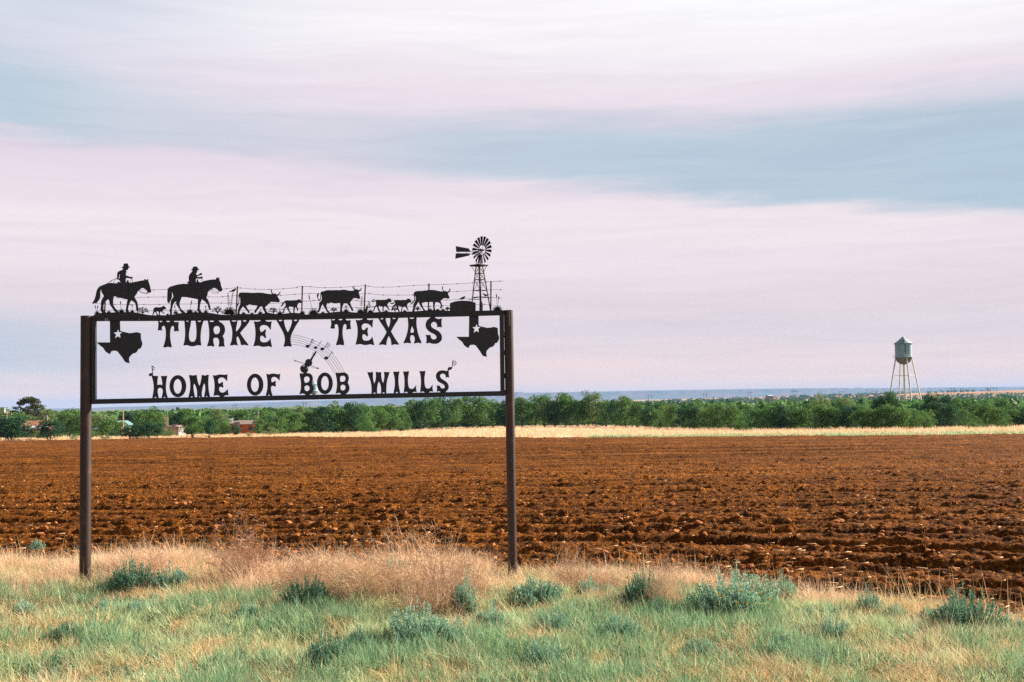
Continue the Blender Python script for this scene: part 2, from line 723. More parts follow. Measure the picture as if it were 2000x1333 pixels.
# the strip of steel ground along the top tube
hill = [(180.7, 617.8), (183, 615.8), (185.6, 615), (189, 613.2), (193.4, 612.4), (200, 611.4), (210, 611.2), (222, 610.6), (237, 610.0), (252, 610.2), (267, 611), (277.3, 613.2), (290, 615.6), (300, 616.4), (310.5, 615.8), (322, 616.2), (333, 615.6), (349, 612.6), (368, 611), (393, 610.6), (412, 611.6), (427, 614.6), (440, 615.6), (455, 614.6), (474, 613.2), (494, 614.2), (514, 613), (524.4, 611), (534, 613), (545, 614.4), (556, 613.2), (567, 611.3), (580.5, 611.6), (594, 613.6), (598.7, 615.3), (604, 613.6), (616.8, 612.8), (639, 611.6), (648, 610.4), (657, 609.4), (677.5, 609), (691, 610.6), (704.5, 611.4), (727, 611), (738, 610.0), (754, 608.8), (767.5, 610.2), (790, 608.8), (807, 608.8), (824, 607.3), (837, 606.3), (857.5, 606.4), (871, 607.2), (900, 607.4), (929, 607.4), (955, 606.8), (963, 606.4), (967, 604.8), (978.7, 605.2), (983.2, 607.4)]
base = [(a, b + 0.4) for a, b in reversed([(p[0], np.interp(p[0], [q[0] for q in toptab], [q[1] for q in toptab]) - 1.2) for p in hill[::3]] + [(983.2, 610.8)])]
piece('ground_strip', PX, [hill + base], off=.029, label='strip of steel ground under riders and cattle')

A = (170, 500, 150 / 1538)
B = (310, 500, 160 / 1641)
C = (440, 540, 120 / 1777)
D = (540, 540, 120 / 1777)
E = (610, 540, 120 / 1777)
FF = (700, 540, 120 / 1777)
G = (790, 540, 120 / 1777)
H = (270, 560, 80 / 1777)
WW = (870, 530, 140 / 1777)
V = (560, 645, 130 / 1824)
px1 = 1 / 178.0          # about one photo pixel on the sign, in metres

horse1 = piece('horse', A, [[(410, 555), (450, 545), (500, 548), (545, 552), (590, 553), (620, 548), (612, 525), (640, 522), (660, 540), (700, 545), (790, 545), (795, 520), (800, 505), (818, 482), (830, 490), (828, 515), (845, 540), (870, 543), (920, 533), (990, 520), (1060, 505), (1120, 495), (1150, 490), (1150, 468), (1158, 465), (1175, 480), (1195, 490), (1212, 466), (1222, 470), (1227, 510), (1240, 550), (1255, 590), (1265, 640), (1275, 680), (1283, 705), (1280, 725), (1262, 738), (1235, 742), (1215, 735), (1208, 715), (1200, 695), (1170, 670), (1140, 652), (1112, 640), (1090, 650), (1060, 672), (1035, 695), (1005, 725), (1000, 750), (970, 790), (945, 825), (970, 870), (1005, 925), (1012, 970), (1022, 1040), (1028, 1075), (1032, 1108), (990, 1095), (983, 1080), (985, 1060), (975, 960), (940, 925), (885, 890), (855, 940), (830, 1000), (820, 1060), (822, 1085), (840, 1120), (860, 1145), (800, 1145), (790, 1125), (775, 1120), (778, 1080), (790, 1020), (800, 940), (815, 880), (800, 868), (720, 850), (670, 840), (600, 825), (545, 808), (525, 830), (522, 880), (520, 950), (530, 1000), (560, 1050), (600, 1090), (640, 1130), (650, 1148), (580, 1148), (570, 1125), (540, 1100), (530, 1080), (490, 1020), (455, 970), (450, 920), (440, 880), (415, 868), (385, 900), (360, 920), (335, 960), (325, 1020), (328, 1080), (345, 1110), (375, 1130), (380, 1155), (300, 1155), (295, 1120), (272, 1100), (275, 1050), (285, 990), (283, 910), (300, 880), (330, 830), (340, 800), (310, 760), (290, 720), (285, 660), (280, 655), (270, 700), (262, 745), (266, 800), (255, 850), (235, 890), (210, 920), (190, 950), (178, 935), (160, 962), (150, 940), (120, 965), (108, 945), (140, 900), (160, 850), (178, 790), (187, 730), (203, 680), (230, 640), (262, 610), (300, 597), (350, 575)]],
               off=.034, strokes=[([(1210, 735), (1120, 740), (1040, 705)], .003), ([(1195, 765), (1130, 755), (1040, 710)], .003), ([(1195, 735), (1212, 745), (1205, 765), (1190, 758)], .004), ([(690, 845), (740, 872), (810, 865)], .003)], label='steel horse nearest the left post')
piece('rider', A, [[(682, 235), (730, 215), (733, 170), (750, 155), (785, 158), (815, 155), (822, 175), (825, 205), (865, 238), (830, 235), (822, 245), (825, 262), (810, 285), (780, 288), (775, 300), (800, 330), (790, 335), (775, 325), (778, 400), (800, 402), (850, 420), (885, 430), (900, 420), (912, 430), (905, 455), (885, 460), (840, 450), (780, 440), (770, 510), (790, 555), (820, 600), (832, 650), (825, 720), (810, 800), (808, 820), (820, 860), (790, 865), (760, 840), (700, 830), (710, 790), (710, 720), (708, 650), (700, 600), (680, 550), (665, 520), (655, 490), (625, 478), (600, 468), (603, 450), (605, 380), (608, 345), (625, 318), (680, 295), (715, 280), (720, 260), (717, 240)],
                    [(662, 362), (655, 400), (648, 462), (638, 465), (640, 420), (648, 380)]], off=.042, parent=horse1, label='thin steel rider holding a coiled rope',
      strokes=[([(890, 460), (870, 530)], .0025), ([(905, 460), (915, 530)], .0025), ([(600, 458), (560, 460), (490, 495), (410, 550)], .003), ([(610, 462), (570, 470), (540, 500), (535, 530), (548, 548)], .003), ([(530, 475), (480, 510), (475, 540)], .0025)])
horse2 = piece('horse', B, [[(250, 618), (330, 590), (400, 575), (480, 565), (500, 562), (560, 568), (600, 562), (700, 560), (740, 545), (765, 520), (760, 490), (765, 478), (790, 472), (785, 500), (800, 522), (830, 540), (850, 535), (900, 510), (960, 495), (1040, 482), (1100, 475), (1140, 480), (1155, 450), (1175, 425), (1182, 435), (1180, 460), (1190, 455), (1212, 435), (1218, 445), (1210, 480), (1225, 510), (1240, 545), (1245, 600), (1262, 640), (1275, 670), (1270, 695), (1250, 712), (1215, 718), (1195, 700), (1180, 670), (1140, 650), (1095, 638), (1060, 660), (1010, 695), (975, 740), (980, 780), (950, 835), (985, 880), (1005, 930), (1020, 980), (1035, 1040), (1045, 1085), (1008, 1080), (1010, 1055), (995, 1040), (985, 975), (945, 930), (900, 895), (862, 870), (850, 900), (830, 960), (822, 1020), (820, 1080), (850, 1115), (870, 1138), (800, 1138), (790, 1110), (770, 1105), (775, 1080), (785, 1020), (785, 930), (788, 870), (740, 862), (690, 850), (620, 840), (560, 828), (500, 825), (460, 822), (450, 850), (430, 900), (412, 960), (420, 1010), (440, 1060), (470, 1095), (510, 1115), (530, 1145), (480, 1150), (440, 1130), (425, 1080), (385, 1020), (355, 980), (350, 940), (355, 905), (320, 925), (290, 960), (275, 1020), (262, 1080), (262, 1175), (235, 1175), (235, 1140), (218, 1115), (220, 1080), (235, 1060), (240, 1000), (245, 950), (245, 900), (262, 870), (300, 835), (290, 790), (275, 740), (268, 690), (262, 740), (265, 800), (258, 850), (240, 880), (225, 910), (215, 940), (205, 960), (195, 930), (180, 935), (170, 880), (175, 830), (175, 760), (180, 700), (195, 650), (220, 625)]],
               off=.034, strokes=[([(1190, 720), (1100, 710), (1040, 685)], .003), ([(1185, 748), (1100, 752), (1000, 700)], .003), ([(1180, 725), (1195, 738), (1185, 752)], .004)], label='steel horse second from the left post')
piece('rider', B, [[(650, 282), (685, 260), (685, 230), (705, 216), (740, 218), (770, 220), (778, 250), (800, 265), (812, 285), (775, 280), (770, 310), (760, 345), (740, 350), (755, 375), (770, 395), (820, 365), (835, 350), (865, 350), (870, 365), (855, 385), (820, 390), (770, 410), (760, 430), (850, 425), (870, 415), (882, 435), (870, 455), (840, 458), (745, 455), (740, 500), (745, 540), (780, 585), (840, 610), (842, 660), (842, 720), (870, 770), (900, 810), (885, 828), (830, 825), (795, 810), (785, 740), (760, 680), (720, 640), (660, 600), (600, 570), (565, 525), (600, 522), (608, 500), (600, 440), (612, 390), (640, 350), (670, 320), (680, 300)]], off=.042, parent=horse2, label='stout steel rider raising one hand',
      strokes=[([(860, 455), (845, 530)], .0025), ([(875, 455), (888, 525)], .0025)])
piece('cow', C, [[(400, 500), (430, 475), (520, 473), (640, 475), (780, 487), (930, 477), (1090, 483), (1200, 508), (1330, 522), (1350, 520), (1335, 480), (1322, 420), (1320, 378), (1338, 378), (1345, 430), (1360, 480), (1390, 515), (1420, 500), (1455, 505), (1480, 530), (1500, 535), (1545, 505), (1570, 470), (1590, 445), (1590, 475), (1565, 525), (1530, 550), (1505, 565), (1520, 610), (1560, 670), (1580, 705), (1560, 740), (1540, 755), (1500, 748), (1430, 740), (1380, 745), (1330, 730), (1290, 765), (1240, 810), (1200, 855), (1150, 880), (1155, 920), (1170, 980), (1200, 1030), (1240, 1060), (1260, 1090), (1160, 1090), (1150, 1060), (1120, 1000), (1080, 920), (1065, 870), (1010, 870), (960, 940), (920, 975), (895, 1030), (870, 1065), (850, 1060), (840, 1020), (870, 975), (900, 930), (935, 850), (870, 840), (800, 838), (720, 818), (680, 812), (660, 845), (640, 835), (630, 848), (610, 820), (605, 860), (640, 940), (690, 1005), (710, 1055), (670, 1062), (650, 1030), (600, 960), (550, 910), (515, 865), (480, 910), (430, 980), (410, 1040), (410, 1095), (355, 1095), (360, 1040), (375, 960), (395, 890), (430, 830), (440, 760), (435, 680), (430, 610), (415, 560), (410, 620), (400, 700), (395, 780), (375, 840), (340, 880), (335, 900), (345, 830), (375, 790), (388, 720), (390, 640), (385, 560)]], off=.034, label='horned steel cow behind the second rider')
piece('calf', D, [[(240, 715), (290, 700), (400, 703), (590, 695), (620, 680), (650, 665), (665, 675), (700, 680), (700, 700), (725, 730), (722, 765), (690, 768), (640, 770), (620, 800), (595, 850), (600, 890), (622, 950), (620, 1005), (600, 1005), (598, 950), (560, 895), (540, 890), (530, 930), (520, 990), (520, 1060), (490, 1060), (490, 1000), (495, 890), (430, 880), (370, 872), (352, 900), (360, 960), (400, 1030), (430, 1068), (390, 1070), (350, 1010), (310, 950), (305, 905), (270, 910), (240, 930), (225, 990), (225, 1065), (195, 1065), (195, 1000), (210, 920), (265, 870), (265, 810), (255, 750), (235, 765), (190, 830), (150, 875), (120, 882), (150, 830), (190, 770)]], off=.034, label='steel calf between the first and second cow')
piece('cow', E, [[(250, 455), (340, 435), (420, 403), (560, 410), (680, 402), (800, 408), (870, 392), (960, 395), (1050, 420), (1150, 425), (1200, 418), (1210, 395), (1180, 350), (1155, 295), (1175, 295), (1200, 340), (1235, 380), (1270, 378), (1310, 385), (1330, 405), (1365, 400), (1400, 370), (1420, 335), (1428, 345), (1410, 400), (1370, 435), (1340, 450), (1345, 500), (1370, 570), (1385, 620), (1370, 650), (1335, 658), (1290, 635), (1230, 625), (1180, 640), (1150, 680), (1110, 730), (1085, 760), (1110, 820), (1140, 890), (1180, 960), (1185, 1000), (1150, 1005), (1125, 970), (1100, 900), (1050, 840), (1000, 780), (960, 790), (915, 780), (885, 840), (862, 900), (855, 960), (870, 1022), (800, 1028), (810, 960), (815, 880), (805, 770), (740, 775), (680, 785), (610, 780), (530, 755), (500, 770), (495, 795), (470, 785), (440, 775), (420, 800), (405, 850), (410, 910), (440, 980), (490, 1020), (500, 1055), (430, 1045), (400, 980), (350, 900), (310, 830), (305, 800), (280, 830), (250, 890), (230, 960), (190, 1045), (160, 1048), (145, 1010), (180, 970), (195, 900), (200, 850), (195, 770), (240, 735), (280, 680), (275, 600), (268, 520), (262, 500), (250, 560), (245, 640), (225, 700), (200, 715), (170, 690), (150, 620), (132, 570), (140, 520), (185, 480), (188, 530), (165, 580), (165, 620), (185, 680), (205, 695), (225, 660), (235, 580), (238, 500)]], off=.034, label='horned steel cow with its tail curled up, in the middle of the herd')
piece('calf', FF, [[(500, 690), (560, 685), (700, 688), (800, 680), (850, 660), (885, 637), (905, 650), (935, 655), (940, 690), (960, 720), (940, 745), (890, 745), (860, 780), (830, 820), (850, 870), (880, 930), (905, 975), (890, 985), (850, 935), (810, 880), (775, 860), (740, 870), (725, 920), (728, 1010), (700, 1010), (700, 930), (695, 860), (650, 870), (590, 850), (580, 880), (590, 930), (620, 980), (640, 1030), (600, 1030), (560, 960), (545, 890), (520, 870), (480, 905), (465, 960), (450, 1015), (430, 1015), (440, 960), (455, 880), (510, 840), (515, 790), (500, 710), (470, 730), (420, 752), (395, 735), (400, 700), (430, 670), (470, 655), (465, 670), (430, 690), (410, 715), (425, 735), (460, 715)]], off=.034, label='steel calf with its tail curled up, behind another calf')
piece('calf', FF, [[(1050, 690), (1150, 688), (1200, 692), (1320, 690), (1400, 682), (1412, 650), (1440, 655), (1470, 650), (1500, 665), (1505, 690), (1530, 720), (1525, 755), (1490, 760), (1450, 765), (1420, 800), (1400, 850), (1420, 920), (1450, 985), (1430, 990), (1395, 930), (1360, 880), (1320, 880), (1280, 900), (1262, 940), (1258, 1020), (1235, 1020), (1240, 950), (1262, 880), (1200, 860), (1160, 850), (1150, 890), (1165, 960), (1200, 1020), (1160, 1020), (1130, 950), (1110, 890), (1090, 850), (1060, 860), (1010, 900), (985, 950), (970, 990), (945, 985), (970, 920), (1000, 850), (1055, 820), (1065, 760), (1060, 720), (1045, 740), (1025, 790), (985, 805), (940, 795), (915, 770), (950, 772), (1000, 780), (1025, 750), (1040, 710)]], off=.034, label='steel calf following the last cow')
piece('cow', G, [[(275, 480), (310, 445), (380, 430), (500, 428), (620, 412), (720, 400), (800, 398), (880, 405), (970, 428), (1110, 445), (1125, 430), (1100, 390), (1085, 330), (1095, 295), (1108, 298), (1105, 350), (1120, 400), (1150, 435), (1200, 430), (1235, 450), (1270, 440), (1300, 400), (1308, 355), (1325, 360), (1328, 400), (1300, 450), (1260, 480), (1258, 520), (1280, 570), (1303, 605), (1290, 640), (1265, 648), (1220, 635), (1160, 628), (1110, 650), (1060, 690), (1040, 710), (1070, 780), (1085, 840), (1085, 890), (1060, 930), (1025, 925), (1030, 890), (1055, 870), (1045, 800), (1000, 760), (950, 748), (890, 750), (880, 800), (870, 860), (872, 920), (890, 970), (900, 990), (840, 990), (835, 930), (832, 860), (822, 740), (740, 742), (660, 750), (580, 742), (560, 770), (540, 755), (525, 770), (505, 755), (500, 790), (520, 860), (550, 930), (600, 985), (640, 1008), (560, 1008), (530, 950), (480, 880), (430, 800), (420, 750), (395, 750), (370, 800), (330, 850), (305, 910), (290, 970), (290, 1022), (220, 1022), (240, 960), (258, 880), (255, 810), (290, 760), (325, 690), (335, 620), (310, 560), (290, 520), (305, 600), (310, 660), (290, 720), (250, 765), (205, 805), (170, 830), (200, 770), (240, 735), (275, 710), (290, 660), (285, 600), (262, 540)]], off=.034, label='horned steel cow leading the herd to the water tank')
piece('dog', H, [[(660, 965), (720, 920), (790, 898), (870, 912), (970, 910), (1060, 875), (1085, 850), (1115, 840), (1140, 880), (1180, 905), (1222, 940), (1190, 960), (1185, 985), (1120, 990), (1070, 1020), (1040, 1060), (1060, 1100), (1140, 1165), (1100, 1175), (1050, 1130), (1010, 1085), (960, 1090), (935, 1130), (935, 1250), (905, 1250), (900, 1150), (895, 1090), (820, 1075), (780, 1080), (785, 1120), (820, 1180), (890, 1262), (830, 1255), (780, 1170), (750, 1110), (740, 1095), (690, 1120), (670, 1180), (640, 1255), (620, 1245), (640, 1170), (655, 1100), (670, 1040), (665, 1000)]], off=.034, label='small steel dog trotting between the two horses')
piece('bird', C, [[(125, 430), (180, 420), (220, 385), (270, 370), (285, 350), (310, 350), (315, 365), (295, 395), (270, 430), (240, 450), (180, 440), (130, 455)]], off=.034, strokes=[([(225, 445), (228, 500)], .0025)], label='steel bird perched on the tall yucca')
piece('bird', G, [[(1570, 655), (1620, 640), (1670, 600), (1720, 590), (1740, 580), (1765, 600), (1745, 615), (1720, 650), (1680, 668), (1600, 662)]], off=.034, strokes=[([(1665, 660), (1665, 720)], .003)], label='steel bird perched on the water tank')
piece('bird', WW, [[(920, 550), (945, 550), (960, 570), (1000, 575), (1030, 590), (1090, 575), (1045, 600), (1020, 615), (990, 622), (960, 605), (940, 575)]], off=.0, strokes=[([(995, 615), (995, 655)], .003)], label='steel bird inside the windmill tower')
piece('rabbit', FF, [[(165, 1050), (170, 970), (200, 940), (235, 900), (225, 860), (205, 815), (235, 860), (250, 870), (280, 820), (265, 880), (300, 905), (270, 930), (260, 970), (250, 1050)]], off=.034, label='steel rabbit sitting beside a fence post')
piece('water_tank', WW, [[(110, 795), (200, 760), (330, 735), (480, 732), (620, 745), (750, 785), (750, 990), (110, 990)]], off=.034, label='domed steel stock tank beside the windmill')
piece('well_casing', WW, [[(840, 780), (855, 755), (900, 755), (925, 780), (925, 985), (840, 985)]], off=.034)
strokes_part('pump_pipe', WW, [([(585, 735), (585, 712), (600, 705), (860, 705)], .006)], off=.03)

# wires and posts of the little fence
wires = [
    [(262, 567.0), (295, 566.8), (310, 566.5), (327.5, 565.5), (380, 565.4), (434, 565.3), (461, 562.4), (465.7, 562.6), (494, 565), (507.5, 565.7), (531, 565.7), (560, 564.3), (577, 562.3), (587, 560), (601, 560), (621, 562), (637, 562.4), (667, 561.6), (694.4, 560), (711, 558.2), (715.5, 559), (735, 561.5), (764, 561.3), (794.5, 559), (820, 557.6), (849, 556.5), (878, 555.5), (904.7, 554.3), (923.6, 552.7), (948.8, 551.3), (983.5, 549.3)],
    [(192.4, 582.4), (225.6, 582.4), (262.7, 581.4), (301.7, 580.5), (320, 580.5), (402.6, 580.4), (429, 580.4), (461, 578), (500, 578.4), (544, 577.5), (550, 577.3), (578, 575), (601, 574), (614, 573.4), (624, 574.4), (670, 575), (703, 574.4), (711, 574.6), (715.5, 573.4), (747, 576.5), (767.5, 577), (807, 576.5), (840, 573), (880.5, 570.4), (917, 568.4), (956.7, 566.6), (981, 566.5)],
    [(187.6, 593.6), (209, 594.6), (244, 595.6), (272, 595), (306.5, 595.4), (329.5, 594), (368.5, 594.4), (407.5, 592.6), (429, 592.4), (460, 593), (500, 593.6), (525, 593.3), (551, 592), (592.7, 589.3), (607.5, 588), (618, 586.6), (660, 586), (689, 586.6), (703, 588.6), (713, 589.3), (727, 588.5), (765, 586.6), (804, 587.3), (861.6, 586.6), (882.5, 586.3), (920.4, 583), (960, 581.6), (980.3, 583)],
    [(192.4, 607.3), (270.5, 607.3), (318, 607.3), (415.3, 605.5), (444.5, 606.5), (469.7, 606.5), (520, 605.4), (560, 604.5), (595.4, 603.5), (641, 601.8), (710, 601.5), (723, 600), (740.5, 598.8), (798.6, 599.4), (823.8, 599.4), (857.5, 597.7), (877.8, 597.5), (929, 595.6), (950, 595.5), (966, 596.6)]]
for wl in wires:
    mb = MB()
    q = [(*P(a, b, .012),) for a, b in wl]
    pts = [Vector((a, -.012, b)) for a, b in q]
    mb.path(pts, .0019, n=5)
    acc = .05
    for p0, p1 in zip(pts[:-1], pts[1:]):
        L = (p1 - p0).length
        s_ = acc
        while s_ < L:
            p = p0.lerp(p1, s_ / L)
            mb.tube(p - Vector((.008, 0, 0)), p + Vector((.008, 0, 0)), .0036, n=5)
            mb.tube(p - Vector((.002, 0, .010)), p + Vector((.003, 0, .010)), .0014, n=4)
            s_ += .145 + .03 * random.random()
        acc = s_ - L
    mb.build('barbed_wire', M['rustwire'], sign)
for (a, b, c_, d_) in ((205.4, 590, 204.2, 612), (333.6, 603, 333, 616), (463.8, 559.6, 461.3, 614.6), (590.6, 559, 589.3, 612.6), (713.7, 556.2, 711, 611), (838, 554.2, 836.6, 607.5), (959, 549.3, 958.6, 607)):
    mb = MB()
    (x0, z0), (x1, z1) = P(a, b, .006), P(c_, d_, .006)
    mb.tube((x0, -.004, z0), (x1, -.004, z1), .0078, n=8)
    mb.build('fence_post', M['fencerust'], sign)

# yuccas and sotols: fans of blades with flower stalks
rr = random.Random(5)


def yucca(px_, py_, r_px, stalks=(), florets=False, bud=True):
    mb = MB()
    off = .034
    S = []
    n = 9 + int(r_px)
    for i in range(n):
        t = math.pi * (i + .5) / n + rr.uniform(-.05, .05)
        L = r_px * rr.uniform(.8, 1.05)
        S.append(([(px_ + math.cos(t) * .15 * L, py_ - math.sin(t) * .15 * L), (px_ + math.cos(t) * L * .6, py_ - math.sin(t) * L * .6)], max(.004, r_px * .0009)))
        S.append(([(px_ + math.cos(t) * .5 * L, py_ - math.sin(t) * .5 * L), (px_ + math.cos(t) * L, py_ - math.sin(t) * L)], max(.0022, r_px * .0004)))
    for (sx, sy) in stalks:
        S.append(([(px_, py_ - 1), (sx, sy)], .0035))
        if florets:
            for k in range(7):
                f = .45 + .08 * k
                x, y = px_ + (sx - px_) * f, py_ + (sy - py_) * f
                w_ = 2.4 * (1.1 - .6 * (f - .45) / .55)
                S.append(([(x - w_, y - 1.2), (x, y), (x + w_, y - 1.2)], .004))
        elif bud:
            x, y = px_ + (sx - px_) * .8, py_ + (sy - py_) * .8
            S.append(([(x, y), (px_ + (sx - px_) * .92, py_ + (sy - py_) * .92)], .011))
            S.append(([(x, y), (sx, sy)], .0075))
    for pts, wd in S:
        stroke_geo(mb, pts, wd, off)
    # solid heart
    q = [P(px_ + math.cos(t) * r_px * .52, py_ + .5 - math.sin(t) * r_px * .5, off) for t in [math.pi * k / 8 for k in range(9)]]
    vs = [(a, -off - .002, b) for a, b in q] + [(a, -off + .002, b) for a, b in q]
    k = len(q)
    mb.add(vs, [tuple(range(k)), tuple(reversed(range(k, 2 * k)))] + [(i, (i + 1) % k, k + (i + 1) % k, k + i) for i in range(k)])
    return mb.build('yucca', M['black'], sign)


yucca(189.5, 614, 6.5, [(185.6, 597.5), (191, 597.8)])
yucca(212.4, 611.5, 4.5)
yucca(237.3, 610.5, 7, [(235.2, 589)])
yucca(258.3, 610.5, 5, [(258, 595)])
yucca(327.5, 616, 3.5)
yucca(343, 613, 6, [(341, 597.5)])
yucca(370.5, 611.5, 8, [(374.4, 587.8)])
yucca(382, 611, 4)
yucca(402, 611, 5.5, [(401.5, 598)])
yucca(448, 614, 15, [(445, 572), (455, 572.5)], florets=True).__setitem__('label', 'largest steel yucca with two flower stalks')
yucca(475.5, 613.6, 4.5)
yucca(492.3, 614.6, 4.5)
yucca(508.5, 613.6, 6, [(509.5, 601.5)], bud=False)
yucca(546.7, 614.8, 8, [(546.5, 601)], bud=False)
yucca(590.6, 613.6, 7)
yucca(612, 613.6, 11, [(602.8, 576.8)]).__setitem__('label', 'steel plant with one long bud on a leaning stalk')
yucca(630.5, 612.4, 4.5)
yucca(676, 609.6, 7, [(674.5, 597.5), (677.5, 597.5)])
yucca(704.5, 611.6, 9.5, [(707, 579)], florets=True)
yucca(723.6, 611.4, 7.5, [(720.6, 589.3)], florets=True)
yucca(754, 609.4, 4.5)
yucca(790.5, 609.4, 4.5)
yucca(840, 607.4, 5.5, [(840, 598)])
yucca(855, 607, 4.5)
yucca(865, 607.4, 5, [(866, 597)], bud=False)
yucca(971.6, 606.4, 10, [(969.3, 574.5), (974.4, 579)])


def cholla(px_, py_, h):
    S = []

    def br(x, y, a, L, k):
        x2, y2 = x + math.cos(a) * L, y - math.sin(a) * L
        S.append(([(x, y), (x2, y2)], .0085 if k < 2 else .0075))
        if k < 3:
            for da in ((-.75, .55) if k else (-.9, -.3, .35, .95)):
                br(x2 if k else x, y2 if k else y - 2, a + da + rr.uniform(-.15, .15), L * rr.uniform(.6, .85) * (1.0 if k else 1.5), k + 1)
    br(px_, py_, math.pi / 2, h * .27, 0)
    return strokes_part('cactus', PX, S, off=.034)


for a, b, h in ((279, 614, 19), (425, 613.6, 18), (534, 613.2, 15), (652, 610.4, 12.5), (771.6, 609.4, 11), (815.7, 608, 9), (873.7, 607.4, 7.5)):
    cholla(a, b, h)

# ---- the windmill: a real little tower with four legs
wm = empty('windmill', (0, 0, 0), None, None)
for k_ in ('label', 'category', 'group'):
    if k_ in wm:
        del wm[k_]
wm.parent = sign


def loc(px_, py_, off=0.0):
    a, b = P(px_, py_, off)
    return Vector((a, -off, b))


zb, zt = P(940, 607)[1], P(936, 521)[1]
ub, ut = P(939.3, 607)[0], P(936.2, 521)[0]
hb, ht = 19.0 * px1, 6.6 * px1


def corner(i, f):
    """leg i (0 right, 1 front, 2 left, 3 back) at fraction f of the height"""
    h_ = hb + (ht - hb) * f
    dx, dy = ((1, 0), (0, -1), (-1, 0), (0, 1))[i]
    return Vector((ub + (ut - ub) * f + dx * h_, dy * h_, zb + (zt - zb) * f))


for i in range(4):
    mb = MB()
    mb.tube(corner(i, -.02), corner(i, 1.0), .0065, .0055, n=6)
    if i == 2:
        for k in range(16):
            p = corner(2, .1 + k * .053)
            mb.tube(p, p + Vector((-.014, -.004, 0)), .0018, n=4)
    mb.build('tower_leg', M['rustwire'], wm)
mb = MB()
lv = [.30, .455, .70, .845]
for f in lv:
    for i in range(4):
        mb.tube(corner(i, f), corner((i + 1) % 4, f), .0038, n=5)
for f0, f1 in ((.455, .70), (.70, .845), (.845, .985)):
    for i in range(4):
        mb.tube(corner(i, f0), corner((i + 1) % 4, f1), .0024, n=4)
        mb.tube(corner(i, f1), corner((i + 1) % 4, f0), .0024, n=4)
mb.build('tower_brace', M['rustwire'], wm)['kind'] = 'stuff'
mb = MB()
zc = P(936, 519)[1]
cx = P(935.2, 519)[0]
mb.box((cx, 0, zc), (.148, .148, .013), Matrix.Rotation(R(45), 3, 'Z'))
for i in range(4):
    dx, dy = ((1, 0), (0, -1), (-1, 0), (0, 1))[i]
    mb.tube((cx + dx * .09, dy * .09, zc), corner(i, .88), .0035, n=5)
mb.build('platform', M['rustwire'], wm)
hub = loc(940.2, 489.0)
mb = MB()
mb.tube((cx - .012, 0, zc), (hub.x - .015, 0, hub.z - .02), .006, n=6)
mb.tube((cx + .016, 0, zc), (hub.x, 0, hub.z), .005, n=6)
mb.tube((cx - .035, 0, zc), (hub.x - .03, 0, hub.z - .02), .004, n=6)
mb.box((hub.x - .02, .0, hub.z), (.03, .02, .022))
mb.build('gear_box', M['rustwire'], wm)
wheel = bpy.data.objects.new('wheel', None)
col.objects.link(wheel)
wheel.parent = wm
wheel.location = hub + Vector((.004, -.012, 0))
wheel.rotation_euler = (0, 0, R(-48))
RW = 27.0 * px1
M['blade'] = mat('dark_weathered_blade', lambda N: principled(N, srgb(34, 28, 28), .7, .15, .0))
bl_me = None
for k in range(18):
    a = 2 * math.pi * k / 18
    if bl_me is None:
        m_b = MB()
        r0, r1 = RW * .40, RW
        w0, w1 = RW * .05, RW * .112
        vs = []
        for (r_, w_) in ((r0, w0), (r1, w1)):
            for sx in (-1, 1):
                for t_ in (-.0009, .0009):
                    pv = Vector((sx * w_, t_, 0))
                    pv = Matrix.Rotation(R(14), 3, 'Z') @ pv
                    vs.append((pv.x, pv.y, r_))
        m_b.add(vs, [(0, 2, 6, 4), (1, 5, 7, 3), (0, 4, 5, 1), (2, 3, 7, 6), (0, 1, 3, 2), (4, 6, 7, 5)])
        bo = m_b.build('blade', M['blade'], wheel)
        bl_me = bo.data
    else:
        bo = link('blade', bl_me, None, wheel)
    bo.rotation_euler = (0, a, 0)
mb = MB()
for rr_, n_ in ((RW * .38, 24), (RW * .72, 30)):
    for i in range(n_):
        t0, t1 = 2 * math.pi * i / n_, 2 * math.pi * (i + 1) / n_
        mb.tube((rr_ * math.sin(t0), .004, rr_ * math.cos(t0)), (rr_ * math.sin(t1), .004, rr_ * math.cos(t1)), .004 if rr_ < RW * .5 else .0012, n=5)
for k in range(5):
    t0 = 2 * math.pi * k / 5 + .3
    mb.tube((0, .004, 0), (RW * .38 * math.sin(t0), .004, RW * .38 * math.cos(t0)), .003, n=5)
mb.tube((0, -.01, 0), (0, .03, 0), .01, n=8)
mb.build('rim', M['rustwire'], wheel)['kind'] = 'stuff'
vane = piece('tail_vane', (880, 450, 120 / 1777), [[(150, 462), (530, 530), (585, 630), (160, 628)], [(150, 668), (580, 672), (540, 735), (135, 828)]], off=-.02, smooth=False, parent=wm,
             strokes=[([(225, 615), (225, 680)], .003), ([(462, 615), (462, 680)], .003), ([(560, 615), (800, 608)], .004), ([(560, 685), (700, 700), (820, 620)], .004)])

# ---- state outlines with a star cut out
TX = (180, 600, 140 / 1555)
tex = [(385, 300), (605, 300), (608, 420), (612, 520), (680, 540), (760, 555), (810, 570), (870, 560), (900, 560), (950, 545), (1000, 552), (1055, 572), (1058, 640), (1062, 710), (1085, 760), (1090, 800), (1075, 860), (1040, 910), (1005, 910), (985, 955), (940, 1000), (880, 1010), (835, 1060), (805, 1090), (798, 1150), (818, 1220), (760, 1212), (715, 1195), (685, 1150), (655, 1100), (600, 1030), (550, 965), (510, 950), (440, 952), (412, 965), (390, 1025), (345, 1005), (290, 970), (265, 930), (240, 885), (175, 840), (95, 768), (387, 768)]
star = [(562, 485), (585, 548), (652, 548), (603, 590), (615, 668), (560, 635), (498, 678), (520, 598), (468, 555), (538, 548)]


